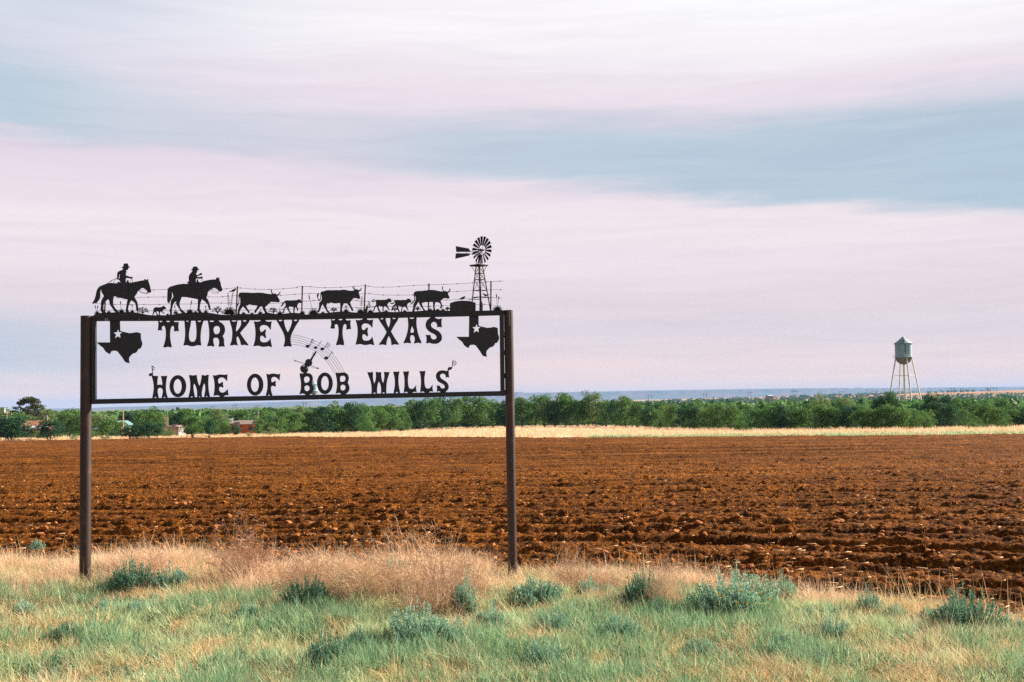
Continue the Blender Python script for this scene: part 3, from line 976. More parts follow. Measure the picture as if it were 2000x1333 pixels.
def state(reg, f, lab, cn):
    polys = []
    for pts, sm in ((tex, True), (star, False)):
        q = [P(a, b, .0) for a, b in to_px(reg, [f(x, y) for x, y in pts])]
        if sm:
            q = smooth_outline(q, corner=50)
        polys.append(q)
    me = plate_mesh(polys, .006, 'state_outline')
    me.materials.clear()
    me.materials.append(M['black'])
    o = link('state_outline', me, None, sign)
    o['label'] = lab


state(TX, lambda x, y: (x, y), 'steel outline of the state with a cut-out star, beside the left post', 0)
state((880, 600, 130 / 1444), lambda x, y: (125 + (x - 100) * .94 - (.02 * (y - 770)), 648 + (y - 770) * .962), 'steel outline of the state with a cut-out star, beside the right post', 1)

# ---- letters
def ell(cx_, cy_, rx, ry, n=36, cut=None, a0=0.0):
    pts = []
    for k in range(n):
        t = 2 * math.pi * k / n
        x, y = rx * math.cos(t), ry * math.sin(t)
        x, y = x * math.cos(a0) - y * math.sin(a0), x * math.sin(a0) + y * math.cos(a0)
        y_ = cy_ + y
        if cut is not None:
            y_ = min(y_, cut)
        pts.append((cx_ + x, y_))
    return pts


L1, L2 = (300, 615, .075), (440, 615, .075)
L3, L4 = (640, 610, .06), (750, 610, .065)
M1, M2, M3, M4 = (285, 705, .085), (470, 715, .0525), (575, 715, .06), (710, 695, .095)
Lw = [(808, 325), (870, 328), (935, 318), (930, 380), (915, 450), (915, 550), (925, 640), (960, 685), (1010, 685), (1050, 650), (1085, 598), (1080, 680), (1098, 755), (1040, 740), (1000, 770), (920, 770), (880, 742), (828, 770), (828, 720), (840, 620), (842, 500), (830, 400)]
letters = [
    ('T', L1, [[(118, 150), (150, 150), (152, 178), (185, 200), (230, 178), (232, 150), (328, 150), (330, 178), (375, 200), (430, 178), (432, 150), (528, 150), (530, 178), (580, 200), (630, 185), (655, 195), (650, 250), (645, 330), (655, 400), (662, 420), (650, 435), (600, 425), (560, 437), (530, 430), (528, 410), (535, 370), (530, 310), (505, 292), (475, 305), (450, 345), (435, 430), (430, 530), (435, 620), (450, 720), (475, 830), (470, 852), (440, 855), (370, 835), (310, 855), (265, 855), (252, 840), (290, 720), (312, 620), (320, 500), (315, 400), (300, 330), (280, 295), (245, 295), (215, 320), (215, 360), (225, 405), (215, 412), (170, 408), (125, 412), (105, 395), (120, 350), (125, 260)]]),
    ('U', L1, [[(800, 150), (850, 150), (852, 178), (880, 188), (908, 178), (910, 150), (975, 150), (970, 250), (935, 400), (920, 520), (925, 610), (935, 660), (970, 700), (1010, 710), (1060, 700), (1095, 655), (1110, 590), (1120, 450), (1110, 320), (1090, 150), (1150, 150), (1152, 178), (1190, 192), (1233, 178), (1235, 150), (1305, 150), (1260, 290), (1235, 420), (1225, 560), (1228, 680), (1242, 790), (1230, 810), (1190, 800), (1150, 792), (1080, 818), (1010, 828), (940, 818), (860, 792), (820, 802), (775, 800), (778, 785), (805, 680), (820, 560), (820, 400), (810, 280)]]),
    ('R', L1, [[(1410, 150), (1460, 150), (1462, 178), (1510, 195), (1568, 178), (1570, 150), (1690, 150), (1710, 182), (1760, 205), (1820, 255), (1855, 320), (1865, 390), (1855, 460), (1825, 520), (1798, 555), (1825, 605), (1840, 660), (1835, 740), (1850, 810), (1855, 835), (1835, 840), (1780, 822), (1735, 840), (1690, 832), (1688, 820), (1705, 760), (1708, 700), (1695, 640), (1665, 610), (1620, 598), (1575, 608), (1552, 640), (1560, 720), (1585, 825), (1560, 835), (1480, 815), (1430, 825), (1393, 820), (1395, 800), (1430, 700), (1445, 600), (1450, 480), (1440, 350)],
                [(1640, 295), (1690, 305), (1720, 340), (1730, 400), (1720, 450), (1690, 495), (1640, 510), (1600, 505), (1572, 460), (1558, 400), (1570, 335), (1600, 305)]]),
    ('K', L2, [[(112, 130), (168, 130), (170, 168), (230, 188), (285, 168), (287, 130), (322, 130), (305, 250), (285, 340), (278, 425), (300, 432), (350, 370), (395, 300), (412, 240), (412, 130), (460, 130), (462, 168), (505, 187), (550, 165), (552, 130), (632, 130), (625, 190), (540, 300), (450, 400), (388, 478), (440, 560), (510, 660), (605, 780), (605, 800), (560, 800), (490, 785), (425, 800), (405, 785), (390, 700), (355, 610), (320, 565), (298, 585), (292, 650), (305, 720), (330, 800), (300, 802), (240, 785), (170, 805), (120, 800), (125, 785), (165, 680), (180, 560), (182, 430), (165, 330), (125, 210)]]),
    ('E', L2, [[(740, 180), (790, 175), (830, 188), (890, 170), (920, 160), (925, 130), (1048, 130), (1050, 160), (1080, 172), (1130, 188), (1180, 175), (1212, 178), (1195, 260), (1190, 385), (1165, 385), (1140, 340), (1090, 290), (1020, 272), (960, 275), (915, 300), (900, 350), (905, 410), (930, 450), (970, 445), (1000, 420), (1040, 375), (1065, 400), (1055, 440), (1045, 490), (1055, 540), (1068, 585), (1045, 622), (1020, 600), (990, 560), (950, 545), (915, 565), (905, 620), (915, 680), (950, 715), (1020, 722), (1090, 710), (1145, 665), (1180, 615), (1190, 700), (1218, 835), (1210, 850), (1170, 838), (1120, 818), (1060, 835), (990, 842), (920, 830), (850, 805), (780, 822), (730, 825), (735, 800), (770, 690), (785, 560), (785, 420), (770, 290)]]),
    ('Y', L2, [[(1320, 130), (1395, 130), (1397, 160), (1435, 175), (1478, 160), (1480, 130), (1525, 130), (1545, 260), (1580, 370), (1630, 460), (1670, 390), (1710, 290), (1735, 200), (1735, 130), (1790, 130), (1792, 155), (1830, 172), (1868, 155), (1870, 130), (1925, 130), (1918, 175), (1850, 270), (1780, 400), (1720, 520), (1700, 620), (1705, 720), (1730, 820), (1722, 838), (1670, 828), (1620, 820), (1560, 838), (1520, 835), (1520, 815), (1545, 720), (1552, 620), (1530, 520), (1480, 410), (1400, 270)]]),
    ('T', L3, [[(98, 215), (135, 215), (137, 255), (180, 272), (235, 250), (237, 215), (358, 215), (360, 250), (410, 272), (475, 250), (477, 215), (588, 215), (590, 250), (660, 280), (720, 258), (752, 265), (745, 330), (740, 400), (750, 480), (765, 540), (755, 555), (690, 555), (640, 570), (600, 565), (600, 540), (612, 480), (605, 420), (580, 392), (550, 392), (515, 430), (495, 520), (485, 620), (485, 720), (500, 840), (530, 960), (537, 1060), (525, 1080), (470, 1078), (400, 1060), (330, 1080), (275, 1075), (268, 1055), (300, 960), (335, 840), (350, 720), (355, 600), (345, 500), (330, 430), (300, 398), (265, 392), (230, 420), (232, 470), (235, 530), (215, 545), (155, 535), (110, 538), (85, 520), (105, 450), (118, 360)]]),
    ('E', L3, [[(905, 258), (960, 255), (1010, 268), (1080, 248), (1135, 235), (1137, 200), (1278, 200), (1280, 235), (1320, 250), (1370, 265), (1440, 245), (1485, 240), (1465, 350), (1460, 505), (1430, 500), (1400, 450), (1340, 395), (1260, 370), (1180, 375), (1125, 410), (1105, 480), (1120, 560), (1160, 588), (1210, 570), (1250, 520), (1285, 495), (1315, 520), (1305, 580), (1295, 640), (1310, 700), (1320, 760), (1290, 805), (1260, 785), (1230, 740), (1180, 718), (1140, 735), (1128, 800), (1140, 880), (1180, 925), (1260, 935), (1350, 915), (1410, 870), (1455, 790), (1480, 900), (1515, 1060), (1510, 1082), (1460, 1070), (1390, 1045), (1310, 1068), (1220, 1078), (1130, 1062), (1050, 1035), (970, 1060), (905, 1060), (910, 1030), (950, 880), (972, 720), (972, 540), (950, 400)]]),
    ('X', PX, [[(737.5, 620), (743.4, 620), (743.5, 623.5), (746, 624.6), (748.5, 623.2), (748.6, 620), (753.2, 620), (753.9, 626.9), (755.9, 633.4), (758.9, 640), (761, 634.7), (762.2, 628.9), (762, 619), (766.2, 619), (766.3, 622.4), (769.5, 624), (772.8, 622.4), (772.9, 619), (778, 619), (778.3, 624), (771.5, 634), (763.8, 647.7), (769.5, 658.1), (774.7, 665.9), (779.6, 672.7), (779, 673.7), (775.4, 673.7), (770.8, 672.7), (766.9, 674.4), (764.2, 674), (764, 668.5), (762.4, 662), (759.4, 656.8), (756.5, 662.7), (755.3, 668.5), (754.7, 674), (752, 674.7), (747.4, 673), (743.2, 674.2), (740, 673.7), (740, 672.5), (744.4, 667), (750.4, 658), (754.9, 649), (749.8, 640), (743.2, 630.4)]]),
    ('A', L4, [[(708, 140), (768, 140), (770, 185), (835, 212), (900, 185), (902, 140), (985, 140), (975, 300), (985, 450), (1015, 600), (1060, 750), (1130, 910), (1132, 932), (1110, 938), (1060, 932), (1010, 920), (950, 942), (895, 940), (895, 920), (920, 870), (925, 800), (905, 730), (870, 695), (820, 695), (790, 740), (785, 800), (800, 870), (818, 930), (795, 940), (740, 930), (690, 925), (630, 938), (580, 935), (582, 915), (640, 800), (690, 650), (720, 500), (728, 400), (720, 280)],
                [(845, 428), (870, 480), (892, 540), (897, 595), (880, 615), (840, 622), (800, 610), (798, 590), (810, 520), (830, 460)]]),
    ('S', L4, [[(1390, 172), (1392, 130), (1528, 130), (1530, 165), (1580, 190), (1640, 215), (1690, 195), (1740, 185), (1730, 280), (1728, 380), (1750, 455), (1735, 462), (1670, 445), (1620, 458), (1590, 455), (1598, 420), (1590, 365), (1560, 315), (1510, 292), (1450, 312), (1412, 360), (1415, 420), (1445, 465), (1510, 505), (1600, 545), (1680, 605), (1730, 680), (1748, 760), (1735, 840), (1680, 910), (1600, 950), (1520, 960), (1430, 948), (1350, 920), (1300, 942), (1265, 942), (1270, 900), (1278, 820), (1272, 750), (1250, 690), (1290, 682), (1345, 692), (1395, 680), (1405, 740), (1430, 800), (1480, 822), (1530, 818), (1570, 790), (1580, 755), (1560, 705), (1500, 660), (1420, 625), (1340, 575), (1275, 500), (1248, 420), (1250, 330), (1290, 240)]]),
    ('H', M1, [[(130, 350), (150, 325), (165, 340), (215, 350), (260, 345), (280, 350), (268, 440), (262, 555), (320, 545), (378, 558), (370, 460), (345, 350), (375, 345), (420, 355), (465, 340), (490, 348), (470, 450), (460, 560), (462, 680), (480, 780), (500, 825), (500, 880), (460, 880), (455, 850), (430, 828), (405, 850), (403, 880), (365, 880), (368, 815), (385, 740), (388, 670), (365, 635), (325, 622), (285, 635), (268, 670), (272, 740), (292, 820), (292, 880), (247, 880), (245, 850), (220, 825), (195, 850), (193, 880), (150, 880), (148, 825), (170, 740), (180, 620), (172, 500), (150, 420)]]),
    ('O', M1, [ell(735, 585, 193, 255), ell(730, 590, 92, 168)]),
    ('M', M1, [[(988, 340), (1000, 328), (1050, 330), (1090, 340), (1140, 325), (1170, 330), (1180, 420), (1200, 510), (1230, 580), (1255, 500), (1275, 400), (1280, 330), (1320, 325), (1360, 345), (1400, 322), (1440, 320), (1445, 340), (1435, 440), (1435, 560), (1445, 700), (1470, 800), (1472, 865), (1427, 865), (1425, 835), (1400, 810), (1370, 835), (1368, 865), (1340, 865), (1340, 800), (1358, 720), (1365, 640), (1355, 550), (1345, 518), (1320, 560), (1300, 640), (1285, 720), (1282, 780), (1297, 865), (1257, 865), (1255, 835), (1235, 812), (1215, 835), (1213, 865), (1175, 865), (1175, 780), (1175, 690), (1150, 600), (1115, 530), (1098, 540), (1092, 600), (1100, 700), (1120, 790), (1135, 870), (1087, 870), (1085, 840), (1055, 815), (1020, 840), (1018, 870), (980, 870), (980, 810), (1010, 700), (1020, 580), (1015, 450)]]),
    ('E', M1, [[(1535, 330), (1590, 342), (1660, 320), (1730, 312), (1800, 325), (1880, 312), (1870, 390), (1868, 470), (1850, 460), (1820, 420), (1780, 390), (1720, 385), (1670, 410), (1655, 460), (1665, 510), (1690, 525), (1720, 510), (1750, 485), (1775, 500), (1770, 550), (1785, 600), (1770, 622), (1740, 605), (1700, 600), (1680, 630), (1685, 680), (1715, 725), (1760, 735), (1820, 715), (1860, 670), (1880, 648), (1890, 720), (1898, 800), (1870, 795), (1840, 790), (1790, 818), (1788, 850), (1702, 850), (1700, 818), (1640, 790), (1590, 800), (1552, 805), (1560, 760), (1575, 660), (1578, 540), (1565, 440)]]),
    ('O', M2, [ell(540, 700, 308, 410), ell(530, 703, 145, 267)]),
    ('F', M2, [[(952, 285), (1010, 310), (1060, 318), (1130, 292), (1220, 283), (1310, 295), (1390, 318), (1480, 290), (1465, 370), (1450, 545), (1430, 545), (1390, 485), (1320, 425), (1240, 412), (1170, 430), (1140, 490), (1140, 560), (1165, 610), (1210, 605), (1250, 570), (1290, 555), (1315, 580), (1300, 650), (1315, 730), (1295, 780), (1250, 765), (1200, 740), (1150, 755), (1128, 810), (1130, 900), (1155, 1000), (1180, 1060), (1180, 1130), (1092, 1130), (1090, 1100), (1050, 1070), (1010, 1100), (1008, 1135), (935, 1135), (940, 1060), (975, 940), (995, 800), (1000, 650), (985, 480), (965, 370)]]),
    ('B', M3, [[(172, 240), (200, 238), (250, 250), (300, 240), (340, 238), (420, 232), (500, 240), (565, 290), (600, 360), (605, 440), (585, 520), (562, 575), (600, 625), (630, 690), (635, 770), (600, 850), (545, 905), (500, 935), (498, 970), (362, 970), (360, 938), (310, 910), (265, 898), (220, 915), (170, 930), (165, 910), (195, 820), (212, 700), (215, 560), (195, 430), (175, 320)],
                [(335, 370), (400, 342), (460, 355), (495, 410), (495, 460), (470, 510), (420, 545), (345, 550), (320, 480), (315, 410)], [(400, 632), (460, 650), (492, 700), (495, 760), (460, 815), (400, 825), (350, 800), (330, 740), (335, 670)]]),
    ('O', M3, [ell(992, 570, 260, 356), ell(995, 565, 122, 232)]),
    ('B', M3, [[(1342, 225), (1380, 220), (1440, 235), (1520, 215), (1590, 212), (1680, 225), (1745, 285), (1775, 370), (1770, 450), (1735, 550), (1775, 620), (1802, 720), (1780, 810), (1730, 880), (1680, 910), (1678, 945), (1522, 945), (1520, 912), (1470, 885), (1430, 880), (1380, 900), (1335, 895), (1345, 860), (1370, 780), (1385, 660), (1385, 520), (1370, 400), (1350, 310)],
                [(1500, 345), (1570, 322), (1630, 335), (1665, 390), (1660, 450), (1630, 500), (1570, 518), (1505, 518), (1490, 460), (1485, 390)], [(1560, 610), (1625, 625), (1665, 680), (1660, 745), (1620, 795), (1560, 805), (1515, 775), (1500, 720), (1505, 650)]]),
    ('W', M4, [[(75, 338), (130, 345), (185, 330), (198, 340), (195, 420), (200, 500), (222, 572), (245, 510), (255, 420), (250, 340), (270, 330), (305, 345), (350, 335), (365, 345), (365, 430), (380, 510), (402, 562), (420, 500), (428, 420), (420, 335), (460, 335), (500, 340), (537, 332), (520, 400), (490, 490), (475, 600), (470, 700), (470, 800), (442, 800), (440, 770), (412, 755), (390, 770), (388, 800), (360, 800), (360, 700), (350, 600), (315, 532), (290, 600), (280, 690), (280, 800), (252, 800), (250, 775), (225, 758), (200, 775), (198, 800), (160, 800), (165, 700), (160, 600), (135, 500), (95, 400)]]),
    ('I', M4, [[(610, 335), (650, 325), (670, 335), (735, 322), (738, 345), (722, 420), (718, 520), (725, 620), (745, 710), (757, 790), (712, 790), (710, 765), (685, 745), (660, 765), (658, 790), (620, 790), (620, 740), (640, 640), (645, 540), (635, 440), (612, 360)]]),
    ('L', M4, [Lw]),
    ('L', M4, [[(a + 338, b - 8) for a, b in Lw]]),
    ('S', M4, [[(1485, 430), (1490, 380), (1530, 325), (1600, 300), (1670, 305), (1705, 318), (1745, 290), (1755, 330), (1752, 380), (1765, 450), (1720, 442), (1685, 458), (1690, 420), (1670, 380), (1620, 368), (1580, 390), (1572, 430), (1600, 475), (1680, 520), (1735, 570), (1758, 640), (1740, 700), (1690, 745), (1680, 770), (1590, 770), (1580, 748), (1545, 728), (1505, 752), (1510, 690), (1505, 610), (1545, 622), (1565, 612), (1590, 665), (1630, 678), (1665, 665), (1672, 630), (1640, 590), (1570, 560), (1510, 510)]]),
]
for nm, reg, outs in letters:
    o = piece('letter', reg, outs, off=.0, thick=.007, corner=55)
    o['label'] = 'black steel letter ' + nm

# ---- staff lines, notes, fiddle and bow
staff = [
    [(120, 128), (350, 165), (600, 235), (850, 335), (1050, 455), (1200, 590), (1340, 760), (1470, 950), (1590, 1165)],
    [(100, 186), (350, 225), (600, 310), (820, 400), (1000, 510), (1150, 640), (1290, 800), (1400, 960), (1515, 1170)],
    [(95, 256), (340, 290), (560, 360), (780, 450), (960, 560), (1110, 680), (1240, 830), (1350, 1000), (1445, 1175)],
    [(110, 323), (330, 345), (540, 410), (760, 500), (930, 605), (1070, 735), (1190, 885), (1290, 1040), (1365, 1170)],
    [(120, 396), (320, 410), (560, 480), (760, 560), (920, 680), (1060, 820), (1180, 970), (1270, 1110), (1345, 1225)]]


def catmull(pts, k=4):
    out = []
    p = [pts[0]] + list(pts) + [pts[-1]]
    for i in range(1, len(p) - 2):
        for j in range(k):
            t = j / k
            out.append(tuple(.5 * (2 * p[i][c_] + (p[i + 1][c_] - p[i - 1][c_]) * t + (2 * p[i - 1][c_] - 5 * p[i][c_] + 4 * p[i + 1][c_] - p[i + 2][c_]) * t * t + (3 * p[i][c_] - p[i - 1][c_] - 3 * p[i + 1][c_] + p[i + 2][c_]) * t ** 3) for c_ in (0, 1)))
    out.append(tuple(pts[-1]))
    return out


for ln in staff:
    strokes_part('staff_line', V, [(catmull(ln), .0034)], off=.0)
piece('music_note', V, [ell(572, 445, 54, 38, a0=-.25)], off=.004, strokes=[([(618, 435), (650, 400), (700, 250)], .006), ([(700, 248), (735, 280), (752, 332)], .0045), ([(685, 300), (715, 365)], .0045)])
piece('music_note', V, [ell(790, 483, 46, 32, a0=-.25)], off=.004, strokes=[([(830, 470), (860, 440), (950, 295)], .004)])
piece('music_note', V, [ell(974, 520, 52, 37, a0=-.2)], off=.004, strokes=[([(1025, 510), (1045, 480), (1118, 345)], .005), ([(1118, 345), (1170, 370), (1192, 445)], .004), ([(1108, 380), (1145, 405), (1160, 475)], .004), ([(1095, 420), (1122, 450), (1116, 492)], .0035)])
piece('music_note', V, [ell(1084, 768, 54, 40, a0=-.2)], off=.004, strokes=[([(1138, 755), (1165, 715), (1240, 590)], .0045), ([(1240, 588), (1262, 610), (1272, 655)], .0035)])
piece('music_note', M1, [ell(115, 318, 50, 30, a0=-.35)], off=.0, strokes=[([(150, 305), (155, 270), (138, 120)], .0065), ([(140, 118), (200, 165)], .006), ([(148, 178), (190, 210)], .006)])
piece('music_note', M4, [ell(1775, 265, 42, 28, a0=-.25)], off=.0, strokes=[([(1740, 295), (1765, 280)], .012), ([(1810, 262), (1822, 230), (1838, 105)], .007), ([(1838, 102), (1890, 120), (1914, 168)], .005), ([(1835, 135), (1880, 155), (1893, 192)], .005), ([(1832, 165), (1862, 185), (1872, 215)], .005)])
fid = piece('fiddle', V, [[(640, 815), (785, 590), (800, 580), (815, 595), (800, 620), (672, 842), (692, 880), (695, 920), (665, 970), (620, 985), (590, 1005), (575, 1050), (585, 1090), (560, 1150), (520, 1180), (500, 1200), (470, 1175), (430, 1160), (385, 1110), (370, 1050), (395, 990), (450, 965), (490, 950), (510, 900), (520, 840), (560, 805), (610, 798)],
                          [(505, 955), (485, 985), (445, 1002), (442, 992), (475, 972)], [(568, 988), (576, 1020), (555, 1072), (548, 1060), (558, 1030)]], off=.004,
            strokes=[([(722, 650), (705, 655)], .005), ([(742, 628), (730, 622)], .005), ([(785, 665), (795, 660)], .005), ([(772, 690), (782, 697)], .005)])
strokes_part('fiddle_bow', V, [([(178, 818), (500, 925), (640, 975), (835, 1042)], .005), ([(825, 1040), (868, 1055)], .013), ([(225, 850), (245, 855)], .009), ([(235, 858), (480, 942)], .0016), ([(640, 1005), (835, 1062)], .0016)], off=.01, parent=fid)

# paint runs and droppings on the steel
mb = MB()
for a, b, c_, d_, w_ in ((204.5, 618.8, 213, 618.8, .006), (205.8, 619, 206, 627.4, .008), (209.8, 619, 209.6, 627, .008)):
    stroke_geo(mb, [(a, b), (c_, d_)], w_, .0285, .001)
mb.build('paint_run', M['drip'], sign)['kind'] = 'stuff'
mb = MB()
for a, b, c_, d_, w_ in ((272.3, 617.6, 272.5, 619.2, .004), (272, 624.2, 272.6, 625.4, .006), (850.8, 610.2, 850.2, 614, .004)):
    stroke_geo(mb, [(a, b), (c_, d_)], w_, .0285, .001)
mb.build('paint_run', M['drip'], sign)['kind'] = 'stuff'
mb = MB()
dr = [(994.2, 606.8), (994.6, 615), (994.6, 620), (995.4, 625), (995.7, 632), (995.6, 636)]
for (a, b), (c_, d_) in zip(dr[:-1], dr[1:]):
    stroke_geo(mb, [(a, b), (c_, d_)], .0055, .0508, .001)
mb.build('paint_run', M['drip'], sign)['kind'] = 'stuff'

# ------------------------------------------------------------------ ground
def zone_color(x, y):
    """the land's own colours, linear"""
    yy = np.maximum(y, 1.0)
    px = 1000 + F * x / yy
    px = np.where(y < 1, 5000 * np.sign(x), px)
    yn, yf = near_edge(px), far_edge(px)
    soil = np.array(srgb(118, 66, 22))
    tan = np.array(srgb(226, 194, 166))
    n1_ = vnoise(x, y, 1.3, 21)[..., None]
    n2_ = vnoise(x, y, .35, 22)[..., None]
    verge = np.array(srgb(112, 96, 66)) * (1 + .25 * n1_ + .2 * n2_)
    verge = np.where(n2_ + n1_ > .75, np.array(srgb(132, 88, 58)), verge)
    c_ = np.where((y < yn)[..., None], verge, soil)
    nn = vnoise(x, y, 14, 23)[..., None]
    strip = tan * (1 + .10 * nn) 
    greenm = ((np.abs(y - yf * 1.04) < yf * .05) & (px > 1230))[..., None] & (vnoise(x, y, 9, 24)[..., None] > -.35)
    strip = np.where(greenm, np.array(srgb(150, 160, 96)), strip)
    c_ = np.where((y > yf)[..., None], strip, c_)
    bush = np.array(srgb(78, 92, 52)) * (1 + .3 * vnoise(x, y, 25, 25)[..., None])
    k = np.clip((y - tree_line(px) - 8) / 20, 0, 1)[..., None]
    c_ = c_ * (1 - k) + bush * k
    # farther plain: fields and brush
    n3_ = (vnoise(x * .35, y, 160, 26) + .6 * vnoise(x * .5, y, 60, 27))[..., None]
    n3_ = n3_ - .55 * np.clip((1300 - px) / 300, 0, 1)[..., None]
    plain = np.where(n3_ > .25, np.array(srgb(214, 160, 128)), np.where(n3_ > -.1, np.array(srgb(150, 150, 98)), np.array(srgb(96, 108, 66))))
    k = np.clip((y - 420) / 120, 0, 1)[..., None]
    c_ = c_ * (1 - k) + plain * k
    fp = np.where(vnoise(x * .3, y, 500, 28)[..., None] > .1, np.array(srgb(216, 150, 112)), np.array(srgb(196, 140, 100)))
    k = np.clip((y - 2300) / 500, 0, 1)[..., None] * np.clip((px - 1250) / 400, 0.0, 1)[..., None]
    c_ = c_ * (1 - k) + fp * k
    return np.clip(c_, 0, 1)


ang = np.concatenate([np.linspace(-180, -32, 60)[:-1], np.linspace(-32, 32, 420), np.linspace(32, 180, 60)[1:]])
rad = np.concatenate([[0.4, 1.5, 3], np.geomspace(4, 16, 90)[:], np.geomspace(16, 30, 40)[1:], np.geomspace(30, 260, 150)[1:], np.geomspace(260, 17000, 190)[1:]])
AA, RR = np.meshgrid(np.radians(ang), rad)
X = np.sin(AA) * RR
Y = np.cos(AA) * RR
Z = ground_z(X, Y)
pxs = np.where(Y > .5, 1000 + F * X / np.maximum(Y, .5), 9e3)
inf = (Y > near_edge(pxs) + .25) & (Y < far_edge(pxs) * .995) & (pxs > -480) & (pxs < 2480)
Z = Z - .35 * inf
gme = grid_mesh('ground', X, Y, Z)
ca = gme.color_attributes.new('tone', 'FLOAT_COLOR', 'POINT')
zc_ = zone_color(X, Y).reshape(-1, 3)
ca.data.foreach_set('color', np.concatenate([zc_, np.ones((len(zc_), 1))], 1).astype(np.float32).ravel())


def _ground(N):
    a = N.n('ShaderNodeVertexColor')
    a.layer_name = 'tone'
    p = pos(N)
    n_ = N.noise(p, 5.0, 6, .65)
    n_2 = N.noise(p, .05, 5, .6)
    c_ = N.mix(.35, a.outputs[0], N.ramp(n_, [(.3, (.45, .42, .4)), (.7, (1.5, 1.5, 1.5))]), 'MULTIPLY')
    c_ = N.mix(.35, c_, N.ramp(n_2, [(.35, (.65, .68, .62)), (.65, (1.3, 1.25, 1.2))]), 'MULTIPLY')
    return principled(N, c_, .95, .05, 0, n_, .6, .03)


ground = link('ground', gme, mat('land', _ground))
tag(ground, 'roadside bank, dry pasture and open plain running back to the horizon', kind='structure')

# ------------------------------------------------------------------ ploughed field
KR, KC = 860, 800
tcol = (np.linspace(-470, 2470, KC))
kk = np.linspace(0, 1, KR)
T, K = np.meshgrid(tcol, kk)
yn, yf = near_edge(T), far_edge(T)
yn = yn + vnoise(T, T * 0, 55, 31) * .25 + vnoise(T, T * 0, 15, 32) * .1
yf = yf * (1 + .004 * vnoise(T, T * 0, 20, 33))
Yf_ = yn * (yf / yn) ** K
Xf_ = (T - 1000) / F * Yf_


def furrow_phase(x, y):
    return y + .12 * x + .10 * np.clip(x - 1.5, 0, None) ** 1.35 * np.exp(-(y - 11) / 14) + .06 * vnoise(x, y, 6, 34)


def field_height(x, y, yn_):
    ph = furrow_phase(x, y)
    fade = np.clip(1 - (y - 60) / 80, .25, 1)
    row = np.floor(ph / .72)
    amp = .029 + .020 * np.random.default_rng(9).random(4096)[(row.astype(int)) % 4096]
    c_ = 1 - 2 * np.abs(np.sin(np.pi * ph / .72)) ** .8
    h = amp * c_ * fade
    h += .036 * np.cos(2 * np.pi * ph / .30 + 2 * vnoise(x, y, 3, 35)) * np.clip(1 - (y - 25) / 20, 0, 1)
    h += .022 * vnoise(x * .4, y, .34, 36) * fade + .022 * np.abs(vnoise(x * .8, y, .15, 37)) + .018 * vnoise(x, y, .07, 38) * (y < 40)
    h += .085 * (1 - 2 * np.abs(np.sin(np.pi * ph / 2.6 + .6 * vnoise(x * .2, ph, 9, 41))) ** .8) * np.clip((y - 28) / 30, 0, 1)
    # broad bands of rougher and smoother tillage
    h += .05 * vnoise(x * .15, ph, 4.0, 39) * np.clip((y - 25) / 30, 0, 1)
    h += .03 * np.maximum(vnoise(x * .7, y, .16, 40) - .35, 0) * 3
    h *= np.clip((y - yn_) / .8, .15, 1)
    return h


Zf_ = ground_z(Xf_, Yf_) + .06 + field_height(Xf_, Yf_, yn)
Zf_[0, :] -= .4
Zf_[-1, :] -= .5
fme = grid_mesh('ploughed_field', Xf_, Yf_, Zf_)


def _soil(N):
    p = pos(N)
    a = N.noise(p, 1.1, 5, .6)
    b = N.noise(p, 22, 6, .75)
    v = N.n('ShaderNodeTexVoronoi')
    N.put(v.inputs['Vector'], p)
    v.inputs['Scale'].default_value = 7.0
    c_ = N.mix(N.ss(a, .35, .65), srgb(118, 66, 20), srgb(78, 41, 13))
    c_ = N.mix(N.ss(b, .50, .68), c_, srgb(196, 126, 52))
    c_ = N.mix(N.ss(b, .46, .34), c_, srgb(62, 32, 10))
    d = N.noise(p, 34, 3, .6)
    c_ = N.mix(N.ss(d, .68, .78), c_, srgb(214, 158, 108))
    sp = N.n('ShaderNodeSeparateXYZ')
    N.put(sp.inputs[0], p)
    mp = N.n('ShaderNodeMapping')
    mp.inputs['Rotation'].default_value = (0, 0, .12)
    mp.inputs['Scale'].default_value = (.06, 1.0, 1.0)
    N.t.links.new(p, mp.inputs[0])
    st = N.noise(mp.outputs[0], .35, 4, .6)
    c_ = N.mix(.75, c_, N.ramp(st, [(.35, (.62, .60, .58)), (.65, (1.25, 1.25, 1.2))]), 'MULTIPLY')
    st2 = N.noise(mp.outputs[0], 1.6, 4, .7)
    c_ = N.mix(.7, c_, N.ramp(st2, [(.35, (.62, .60, .58)), (.62, (1.3, 1.3, 1.25))]), 'MULTIPLY')
    hgt = N.m('ADD', b, N.m('MULTIPLY', v.outputs[0], .6))
    return principled(N, c_, .95, .08, 0, hgt, .9, .05)


M['soil'] = mat('red_ploughed_soil', _soil)
field = link('ploughed_field', fme, M['soil'])
tag(field, 'red ploughed field with furrows running across behind the sign', kind='structure')

M['clod'] = mat('soil_clod', lambda N: principled(N, N.mix(N.noise(N.n('ShaderNodeObjectInfo').outputs['Random'], 9, 0), N.mix(N.noise(objco(N), 12, 4), srgb(176, 108, 58), srgb(120, 68, 34)), srgb(196, 132, 82)), .95, .08, 0, N.noise(objco(N), 30, 4), .5, .01))
M['clod2'] = mat('soil_clod_small', lambda N: principled(N, N.mix(N.ss(N.noise(pos(N), 5, 2), .4, .6), srgb(186, 118, 58), srgb(116, 66, 26)), .95, .08))
M['stubble'] = mat('bleached_stubble', lambda N: principled(N, srgb(220, 176, 132), .9, .1))


